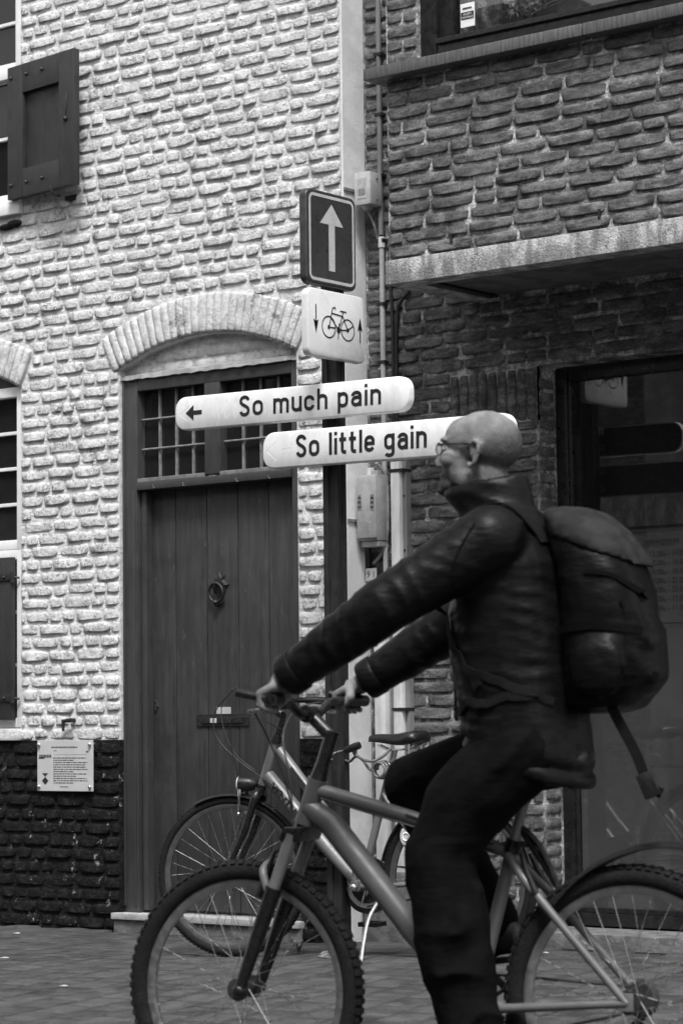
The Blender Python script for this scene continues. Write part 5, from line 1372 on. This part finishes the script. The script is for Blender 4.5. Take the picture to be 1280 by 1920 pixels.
# ---- head frame
HC = Q(.388, 0, 1.698); pitch = R(6)
hf = (hu*math.cos(pitch)+UP*math.sin(pitch)).normalized(); ht = hv.cross(hf)*-1
if ht.z < 0: ht = -ht
MH = basis(HC, hf, hv, ht); H = lambda f, s_, t_: MH @ Vector((f, s_, t_))
rotH = MH.to_3x3().to_4x4()
bm = NB()
def hball(f, s_, t_, rad, extra=None): ball(bm, H(f, s_, t_), rad, rotH if not extra else rotH @ extra, 3)
hball(-.016, 0, .026, (.098, .077, .084)); hball(.028, 0, .030, (.068, .067, .066)); hball(.030, 0, -.035, (.066, .060, .085))
hball(.052, 0, -.092, (.046, .044, .030)); hball(.086, 0, -.106, (.020, .022, .016))               # jaw, chin
for sg in (-1, 1):
    hball(.064, sg*.036, -.026, (.030, .026, .026)); hball(.082, sg*.031, .024, (.018, .024, .009)); hball(.020, sg*.052, -.074, (.036, .012, .026))
    # ear: rim, lobe and concha
    e0 = H(-.004, sg*.072, -.012); e1 = H(-.020, sg*.088, .016); e2 = H(-.030, sg*.092, -.004); e3 = H(-.020, sg*.087, -.034); e4 = H(-.002, sg*.077, -.046)
    tube(bm, smoothpath([e0+ht*.018, e1+hf*.006+ht*.006, e1-hf*.006, e2, e3, e4], 4), .0062, 8); ball(bm, e4+ht*.006, (.008, .006, .010)); ball(bm, H(-.016, sg*.078, -.008), (.014, .007, .022), rotH)
# nose, lips
caps(bm, H(.088, 0, .008), .0085, H(.113, 0, -.034), .0100); hball(.108, 0, -.040, (.012, .011, .009))
for sg in (-1, 1): hball(.101, sg*.012, -.042, (.010, .007, .007))
hball(.094, 0, -.066, (.010, .022, .0055)); hball(.092, 0, -.077, (.009, .019, .0055))
# neck, torso core, arms, legs
chaincaps(bm, [(H(-.020, 0, -.06), .060), (NK, .066), (Q(.31, 0, 1.44), .10)])
rings_loft(bm, [ell_ring(Q(u_, 0, z_), hu*a_, hv*b_, 18) for u_, z_, a_, b_ in ((.262, .885, .075, .10), (.262, .95, .095, .14), (.275, 1.08, .105, .14), (.295, 1.25, .115, .155), (.297, 1.38, .105, .165), (.305, 1.47, .075, .12), (.325, 1.52, .055, .06))])
for S_, E_, W_ in ((SHL, ELL, WRL), (SHR, ELR, WRR)): chaincaps(bm, [(S_, .058), (S_.lerp(E_, .5), .050), (E_, .040), (E_.lerp(W_, .35), .041), (W_, .026)])
for h_, k_, a_ in ((HIL, KNL, ANL), (HIR, KNR, ANR)): chaincaps(bm, [(h_, .085), (h_.lerp(k_, .5), .070), (k_, .052), (k_.lerp(a_, .35), .052), (a_, .034)]); caps(bm, a_-UP*.03, .032, a_+hu*.13-UP*.06, .026)
# hands closed round the grips
for sg, W_ in ((1, WRL), (-1, WRR)):
    q = bar2(sg); gc = q[-4]; gax = (q[-1]-q[-6]).normalized(); fw = (hu-gax*hu.dot(gax)).normalized(); up = fw.cross(gax); up = up if up.z > 0 else -up
    pc = gc-fw*.018+up*.030                                      # palm on top and behind the bar
    for o_ in (-.030, -.010, .010, .030): caps(bm, W_+gax*o_*.4+fw*.005, .024, pc+gax*o_*1.1+fw*.012+up*.004, .0165)
    for i, (o_, L) in enumerate(((-.041, .95), (-.0135, 1.05), (.0135, 1.02), (.040, .86))):
        k0 = pc+gax*o_+fw*.014+up*.003; k1 = gc+gax*o_+fw*(.036*L)+up*.016; k2 = gc+gax*o_+fw*(.031*L)-up*.016; k3 = gc+gax*(o_-.002)+fw*.006-up*.029*L
        caps(bm, k0, .0128, k1, .0112, 10); caps(bm, k1, .0110, k2, .0102, 10); caps(bm, k2, .0098, k3, .0088, 10)
    ti = -1 if True else 1
    t0 = W_+fw*.02-gax*.028; t1 = gc-gax*.052-fw*.022+up*.008; t2 = gc-gax*.058+fw*.008-up*.020
    caps(bm, t0, .015, t1, .0128, 10); caps(bm, t1, .0120, t2, .0098, 10)
body = remesh(bm, .0048, 2, .45)
def skin_d(c, n):
    return .0008*noise.noise(c*60)
displace(body, skin_d)
bo = finish('body', body, M_SKIN, man)
MHi = MH.inverted(); st_w, be_w = [], []
for v_ in body.vertices:
    f, s_, t_ = MHi @ v_.co; hw = bw2 = 0.0
    if abs(f) < .16 and -.17 < t_ < .16 and abs(s_) < .12:
        nz = noise.noise(v_.co*30)*.010
        ear = sstep(.070, .078, abs(s_))*sstep(-.05, -.035, f)
        hw = sstep(.045, -.015, f+nz-.15*max(0, t_))*sstep(.085, .005, t_+.25*f+nz)*sstep(-.125, -.085, t_)*(1-ear)*.85
        lip = sstep(.024, .014, abs(s_))*sstep(-.088, -.080, t_)*sstep(.082, .09, f)
        bw2 = sstep(.0, .045, f+nz)*sstep(-.040, -.070, t_+nz*.7-.1*min(0, f-.05))*(1-lip)*sstep(-.15, -.13, t_)*.9
    st_w.append(hw); be_w.append(bw2)
for nm, vals in (('stubble', st_w), ('beard', be_w)):
    at_ = body.attributes.new(nm, 'FLOAT', 'POINT'); at_.data.foreach_set('value', vals)
# eyes
for sg in (-1, 1):
    bm = NB(); ball(bm, H(.074, sg*.031, .004), .0125, None, 2); ey_ = obj('eye', bm, simple('eye_white', .55, .15), bo, smooth='all')
    bm = NB(); ball(bm, H(.0835, sg*.0315, .004), (.0045, .0055, .0055), rotH); obj('iris', bm, M_INK, man, smooth='all') if False else bm.free()
    bm = NB(); tube(bm, smoothpath([H(.086, sg*.012, .024), H(.090, sg*.03, .030), H(.078, sg*.050, .022)], 4), .0035, 6); obj('eyebrow', bm, M_STUB, bo, smooth='all')
# ---- glasses
gl = obj('glasses', (lambda b: [tube(b, smoothpath([H(.108, 0, .012), H(.108, s_*.010, .014), H(.104, s_*.014, .010)], 3), .0022, 6) for s_ in (-1, 1)] and b)(NB()), M_BLKM, man, smooth='all')
for sg in (-1, 1):
    pts = [H(.101-.16*abs(.035+.024*math.cos(k*math.pi/10)-.02)*.4, sg*(.035+.024*math.cos(k*math.pi/10)), .000+.016*math.sin(k*math.pi/10)) for k in range(20)]
    bm = NB(); rings = [[p+(p-H(.098, sg*.035, 0)).normalized()*.0016*math.cos(a)+hf*.0016*math.sin(a) for a in (0, 1.57, 3.14, 4.71)] for p in pts]; rings_loft(bm, rings, closed_v=True); obj('lens_rim', bm, M_BLKM, gl)
    bm = NB(); bm.faces.new([bm.verts.new(p) for p in pts]); obj('lens', bm, M_GLASS, gl)
    bm = NB(); tube(bm, smoothpath([H(.094, sg*.060, .008), H(.075, sg*.070, .011), H(.0, sg*.080, .014), H(-.018, sg*.083, .008), H(-.030, sg*.082, -.012)], 4), .0024, 6); obj('temple_arm', bm, M_BLKM, gl, smooth='all')
# ---- jacket
bm = NB()
rings_loft(bm, [ell_ring(Q(u_, 0, z_), hu*a_+UP*t_, hv*b_, 26, 2.25) for u_, z_, a_, b_, t_ in ((.262, .868, .158, .186, .050), (.264, .885, .164, .190, .050), (.268, .93, .166, .192, .048), (.277, 1.02, .166, .190, .03), (.292, 1.15, .168, .192, .012), (.296, 1.28, .164, .200, .0), (.292, 1.39, .146, .205, -.01), (.298, 1.46, .118, .165, -.01), (.315, 1.51, .095, .105, -.01), (.335, 1.55, .090, .085, -.012))])
rings_loft(bm, [ell_ring(Q(u_, 0, z_), hu*a_+UP*t_, hv*b_, 22) for u_, z_, a_, b_, t_ in ((.330, 1.50, .10, .095, .0), (.345, 1.55, .102, .088, -.01), (.368, 1.598, .116, .086, -.016), (.374, 1.618, .116, .082, -.018))])
def sleeve(S_, E_, W_): chaincaps(bm, [(S_-hv*0, .092), (S_.lerp(E_, .5), .082), (E_, .074), (E_.lerp(W_, .5), .066), (W_.lerp(E_, .12), .053)])
sleeve(SHL, ELL, WRL); sleeve(SHR, ELR, WRR)
caps(bm, SHL+UP*.0, .092, Q(.30, .08, 1.47), .08); caps(bm, SHR, .092, Q(.30, -.08, 1.47), .08)
jk = remesh(bm, .0085, 5, .5)
def fold(c, axis_p, axis_d, freq, amp, warp=.5, seed=0.0):
    t = (c-axis_p).dot(axis_d); w = noise.noise(c*5+Vector((seed, 1, 2)))*1.6+noise.noise(c*13+Vector((3, seed, 2)))*.6
    s_ = 1-2*abs(math.sin(.5*(t*freq+w*4.0*warp)))**.55; env = max(0, .35+noise.noise(c*7+Vector((9, 2, seed)))*1.3)
    return amp*.8*s_*min(1.3, env)
armdir = {1: (WRL-SHL).normalized(), -1: (WRR-SHR).normalized()}
def jd(c, n):
    l_ = c-BR.o; u_, v_ = l_.dot(hu), l_.dot(hv); z_ = c.z
    d = .0022*noise.noise(c*20)
    arm = max(sstep(.36, .46, u_)*sstep(.15, .2, abs(v_)), 0)
    sgn = 1 if v_ > 0 else -1
    if arm > 0: d += arm*fold(c, SHL if sgn > 0 else SHR, armdir[sgn], 120, .0050, .7, 4.0)
    if arm < 1:
        d += (1-arm)*fold(c, HC, (UP*.97-hu*.2).normalized(), 150, .0046*sstep(.93, 1.0, z_), .7, 1.5)
        d -= (1-arm)*.010*math.exp(-((z_-(.915+(u_-.27)*.30))/.010)**2)           # hem drawcord
    return d
displace(jk, jd)
jo = finish('jacket', jk, M_JACKET, man)
bm = NB(); tube(bm, [Q(.456-.0, .02, 1.0), Q(.462, .02, 1.2), Q(.452, .02, 1.4)], .004, 6); obj('zip', bm, M_BLKM, jo)
p = onX(0, 0, -1) if False else None
def on_rider(x, y, vv):
    p0 = BR.o+hv*vv; d = ray(x, y); return CP+d*((p0-CP).dot(hv)/d.dot(hv))
a, b = on_rider(790, 1008, .330), on_rider(805, 1006, .330)
# reflective tab and side strap
M_REFL = simple('pale_reflective_tape', .55, .4)
def patch(name, pts, me, mat, parent, off=.004, th=.0):
    """strip of quads shrink-wrapped along the view-independent side normal onto a mesh"""
    from mathutils.bvhtree import BVHTree
    dgm = bmesh.new(); dgm.from_mesh(me); bv = BVHTree.FromBMesh(dgm); dgm.free(); out = []
    for row in pts:
        r_ = []
        for p in row:
            hit = bv.ray_cast(p+hv*.5, -hv)
            if hit[0] is None: hit = bv.find_nearest(p)
            r_.append(hit[0]+hit[1]*off)
        out.append(r_)
    bm = NB(); V = [[bm.verts.new(p) for p in r_] for r_ in out]
    for i in range(len(V)-1):
        for j in range(len(V[0])-1): bm.faces.new((V[i][j], V[i+1][j], V[i+1][j+1], V[i][j+1]))
    bmesh.ops.solidify(bm, geom=bm.faces[:], thickness=-.002 if not th else th)
    return obj(name, bm, mat, parent, smooth=True)
def strip(name, path, w, me, mat, parent, off=.005, sub=5):
    P_ = smoothpath([on_rider(x, y, .2) for x, y in path], sub); rows = []
    for i, p in enumerate(P_):
        d = (P_[min(i+1, len(P_)-1)]-P_[max(i-1, 0)]).normalized(); s_ = hv.cross(d).normalized(); rows.append([p-s_*w/2, p, p+s_*w/2])
    return patch(name, rows, me, mat, parent, off)
for S_, E_, W_ in ((SHL, ELL, WRL), (SHR, ELR, WRR)):
    d = (W_-E_).normalized(); c = W_.lerp(E_, .10); bm = NB(); tube(bm, [c-d*.024, c-d*.018, c+d*.016, c+d*.024], [.0545, .0575, .0560, .0510], 20); obj('cuff', bm, M_JACKET, jo, smooth=True)
strip('shoulder_seam', [(905, 985), (880, 1040), (868, 1090), (872, 1130)], .004, jk, M_STRAP, jo, .003)
strip('pocket_zip', [(905, 1290), (890, 1345)], .006, jk, M_STRAP, jo, .003)
strip('sleeve_badge', [(783, 1010), (806, 1006)], .014, jk, M_REFL, jo, .004)
# ---- trousers
bm = NB(); ball(bm, Q(.235, 0, .935), (.128, .172, .105), basis((0, 0, 0), hu, hv, UP), 3)
chaincaps(bm, [(Q(.25, .095, .925), .112), (HIL.lerp(KNL, .55)+hu*.03, .108), (KNL-hu*.012, .092), (KNL.lerp(ANL, .42), .103), (KNL.lerp(ANL, .82)+hu*.01, .088), (ANL, .080)])
chaincaps(bm, [(Q(.25, -.095, .925), .112), (HIR.lerp(KNR, .55), .098), (KNR, .080), (KNR.lerp(ANR, .45), .082), (ANR, .066)])
ts = remesh(bm, .009, 5, .5)
def td(c, n):
    l_ = c-BR.o; v_ = l_.dot(hv); z_ = c.z
    d = .003*noise.noise(c*16)
    if z_ < .70: d += fold(c, KNL, (UP*.92+hu*.4).normalized(), 44, .016*sstep(.72, .5, z_)+.005, .8, 2.0)
    else: d += fold(c, HIL, (hu*.55+UP*.8).normalized(), 46, .009, .8, 7.0)
    return d
displace(ts, td)
to_ = finish('trousers', ts, M_TROUS, man)
# shoes on the pedals
for sg, A_ in ((1, ANL), (-1, ANR)):
    f_ = (hu-UP*.12).normalized(); u2 = hv.cross(f_); u2 = u2 if u2.z > 0 else -u2; c = A_-UP*.055
    bm = NB(); rings_loft(bm, [ell_ring(c+f_*o_+u2*t_, hv*w_, u2*h_, 16, 2.6) for o_, t_, w_, h_ in ((-.075, .005, .018, .03), (-.06, .008, .036, .045), (-.01, .018, .040, .058), (.05, .002, .043, .044), (.12, -.012, .047, .030), (.165, -.018, .040, .022), (.188, -.020, .018, .012))]); so_ = obj('shoe', bm, M_BLKP, man, smooth='all')
    bm = NB(); rings_loft(bm, [[c+f_*o_+hv*w_*x-u2*(.046+y) for x, y in ((-1, 0), (1, 0), (1, .014), (-1, .014))] for o_, w_ in ((-.078, .02), (-.05, .038), (.0, .038), (.1, .046), (.16, .040), (.19, .016))]); obj('sole', bm, M_TYRE, so_)
# ================================================================ backpack
bk = thing('backpack', 'large dark backpack with pale lid worn by the cyclist', 'backpack', Q(.03, 0, 1.02))
bm = NB()
rings_loft(bm, [ell_ring(Q(u_, 0, z_), hu*a_, hv*b_, 26, 3.0) for u_, z_, a_, b_ in ((.060, 1.015, .045, .09), (.055, 1.03, .085, .135), (.037, 1.08, .108, .160), (.032, 1.16, .114, .168), (.040, 1.28, .110, .168), (.058, 1.38, .102, .160), (.085, 1.45, .100, .140), (.110, 1.50, .085, .115), (.120, 1.52, .05, .07))])
rings_loft(bm, [ell_ring(Q(u_, 0, z_), hu*a_, hv*b_, 20, 2.6) for u_, z_, a_, b_ in ((-.035, 1.06, .03, .09), (-.045, 1.10, .048, .115), (-.042, 1.2, .050, .12), (-.028, 1.29, .040, .11), (-.01, 1.33, .02, .08))])
for sg in (-1, 1): ball(bm, Q(.03, sg*.165, 1.13), (.075, .032, .085), basis((0, 0, 0), hu, hv, UP), 2)
pkm = remesh(bm, .009, 4, .5)
def pd(c, n):
    d = .004*noise.noise(c*12)+fold(c, HC, (UP*.85-hu*.5).normalized(), 70, .0065*sstep(1.0, 1.1, c.z), .9, 5.0)
    return d
displace(pkm, pd)
po = finish('pack_body', pkm, M_PACK, bk)
def on_pack(path, w, name, mat=M_STRAP, off=.006): return strip(name, path, w, pkm, mat, bk, off)
on_pack([(1085, 1070), (1140, 1080), (1185, 1130), (1205, 1200), (1200, 1270)], .010, 'zip')
on_pack([(1035, 1180), (1100, 1172), (1180, 1180)], .020, 'compression_strap')
on_pack([(1040, 1275), (1110, 1282), (1190, 1272)], .020, 'compression_strap')
# lid: upper shell of the pack
bm = NB()
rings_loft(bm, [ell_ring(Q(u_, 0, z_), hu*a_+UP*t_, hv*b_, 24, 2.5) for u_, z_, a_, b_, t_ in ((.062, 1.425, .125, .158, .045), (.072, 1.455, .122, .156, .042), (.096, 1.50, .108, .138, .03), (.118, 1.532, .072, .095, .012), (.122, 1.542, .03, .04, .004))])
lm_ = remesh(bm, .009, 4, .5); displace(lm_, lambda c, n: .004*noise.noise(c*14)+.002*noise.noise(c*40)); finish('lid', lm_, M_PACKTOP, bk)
# shoulder straps hugging the jacket, waist straps, hanging strap
from mathutils.bvhtree import BVHTree
def wrap_strap(name, pts, w, me, parent, off=.008, mat=M_STRAP, side=None):
    t_ = bmesh.new(); t_.from_mesh(me); bv = BVHTree.FromBMesh(t_); t_.free(); P_ = smoothpath(pts, 6); rows = []
    hitl = []
    for p in P_:
        r_ = bv.find_nearest(p); hitl.append((r_[0], r_[1]))
    bm = NB(); prev = None
    for i in range(len(hitl)):
        c, n = hitl[i]; d = (hitl[min(i+1, len(hitl)-1)][0]-hitl[max(i-1, 0)][0]).normalized(); s_ = d.cross(n).normalized()
        w_ = w*(1 if i < len(hitl)*.56 or w < .04 else .42); rows.append([c+s_*w_*.5+n*(off-.004), c+s_*w_*.5+n*off, c+n*(off+.001), c-s_*w_*.5+n*off, c-s_*w_*.5+n*(off-.004)])
    rings_loft(bm, rows); return obj(name, bm, mat, parent, smooth=True)
for sg in (-1, 1):
    wrap_strap('shoulder_strap', [Q(.14, sg*.10, 1.47), Q(.22, sg*.11, 1.545), Q(.32, sg*.12, 1.56), Q(.42, sg*.13, 1.48), Q(.47, sg*.135, 1.36), Q(.47, sg*.15, 1.25), Q(.40, sg*.22, 1.14), Q(.25, sg*.24, 1.09), Q(.14, sg*.22, 1.08)], .055, jk, bk)
    wrap_strap('hip_strap', [Q(.10, sg*.18, 1.05), Q(.20, sg*.25, 1.06), Q(.36, sg*.22, 1.04), Q(.45, sg*.10, 1.02)], .022, jk, bk, .006)
strip('buckle', [(885, 1262), (896, 1288)], .030, jk, M_BLKP, bk, .009)
s0 = on_rider(1148, 1330, .10); s1 = on_rider(1190, 1410, .10); s2 = on_rider(1215, 1470, .10); s3 = on_rider(1240, 1488, .10)
def band(name, pts, w, mat, th=.003):
    P_ = smoothpath(pts, 6); bm = NB(); rows = []
    for i, p in enumerate(P_):
        d = (P_[min(i+1, len(P_)-1)]-P_[max(i-1, 0)]).normalized(); s_ = hv.cross(d).normalized(); rows.append([p-s_*w/2-hv*th, p+s_*w/2-hv*th, p+s_*w/2+hv*th, p-s_*w/2+hv*th])
    return obj(name, rings_loft(bm, rows), mat, bk, smooth=True)
band('hanging_strap', [s0+UP*.03, s0, s1, s2, s3], .026, M_STRAP)
bm = NB(); d = (s2-s1).normalized(); m_ = basis(s2, hv.cross(d), hv, d); box(bm, -.022, .022, -.012, .012, -.03, .035, m_, bev=.006); obj('strap_buckle', bm, M_BLKP, bk, smooth=True)

# ================================================================ small things at the wall foot
rg = random.Random(33)
for i, (xp, yp, hh) in enumerate(((560, 1790, .09), (610, 1768, .05), (30, 1742, .03), (1130, 1775, .03))):
    b0 = onZ(xp, yp, 0); b0.z = zg(b0.x, b0.y)
    w_ = thing('weed', ('spindly weed sprouting from the paving by the parked bicycle', 'small weed at the end of the door threshold', 'tiny weed at the foot of the black brick base', 'tiny weed in front of the stone step')[i], 'weed', b0)
    for k in range(9):
        a = rg.uniform(0, 6.28); L = hh*rg.uniform(.5, 1.1); d = Vector((math.cos(a), math.sin(a), 0)); bm = NB(); tip = b0+d*L*.7+UP*L*.8
        sd = d.cross(UP)*L*.09; v0, v1, v2, v3 = [bm.verts.new(q) for q in (b0, b0.lerp(tip, .5)+sd+UP*L*.15, tip, b0.lerp(tip, .5)-sd+UP*L*.15)]; bm.faces.new((v0, v1, v2, v3)); obj('leaf', bm, M_LEAF, w_)
for i, (xp, yp, sz) in enumerate(((32, 1751, .024), (9, 1796, .022), (120, 1843, .018), (1022, 1806, .018), (693, 1761, .025))):
    b0 = onZ(xp, yp, 0); b0.z = zg(b0.x, b0.y)+.003; bm = NB(); m_ = Matrix.Translation(b0) @ Matrix.Rotation(rg.uniform(-.5, .5), 4, 'Z')
    pts = [(-sz, -sz*.3, .001), (-sz*.2, -sz*.45, .003), (sz, -sz*.2, .001), (sz*.8, sz*.4, .002), (-sz*.1, sz*.3, .004), (-sz*.9, sz*.35, .001)]
    top = [bm.verts.new(m_ @ Vector(p)) for p in pts]; low = [bm.verts.new(m_ @ Vector((p[0], p[1], -.001))) for p in pts]
    bm.faces.new(top); bm.faces.new(low[::-1])
    for k in range(6): bm.faces.new((top[k], low[k], low[(k+1) % 6], top[(k+1) % 6]))
    tag(obj('paper_scrap', bm, M_LITTER, None), ('crumpled paper scrap beside the black brick base', 'flat pale scrap on the paving near the wall', 'small pale scrap on the open paving', 'white scrap on the paving before the stone step', 'pale scrap behind the kick stand')[i], 'litter', 'paper scraps on the paving')
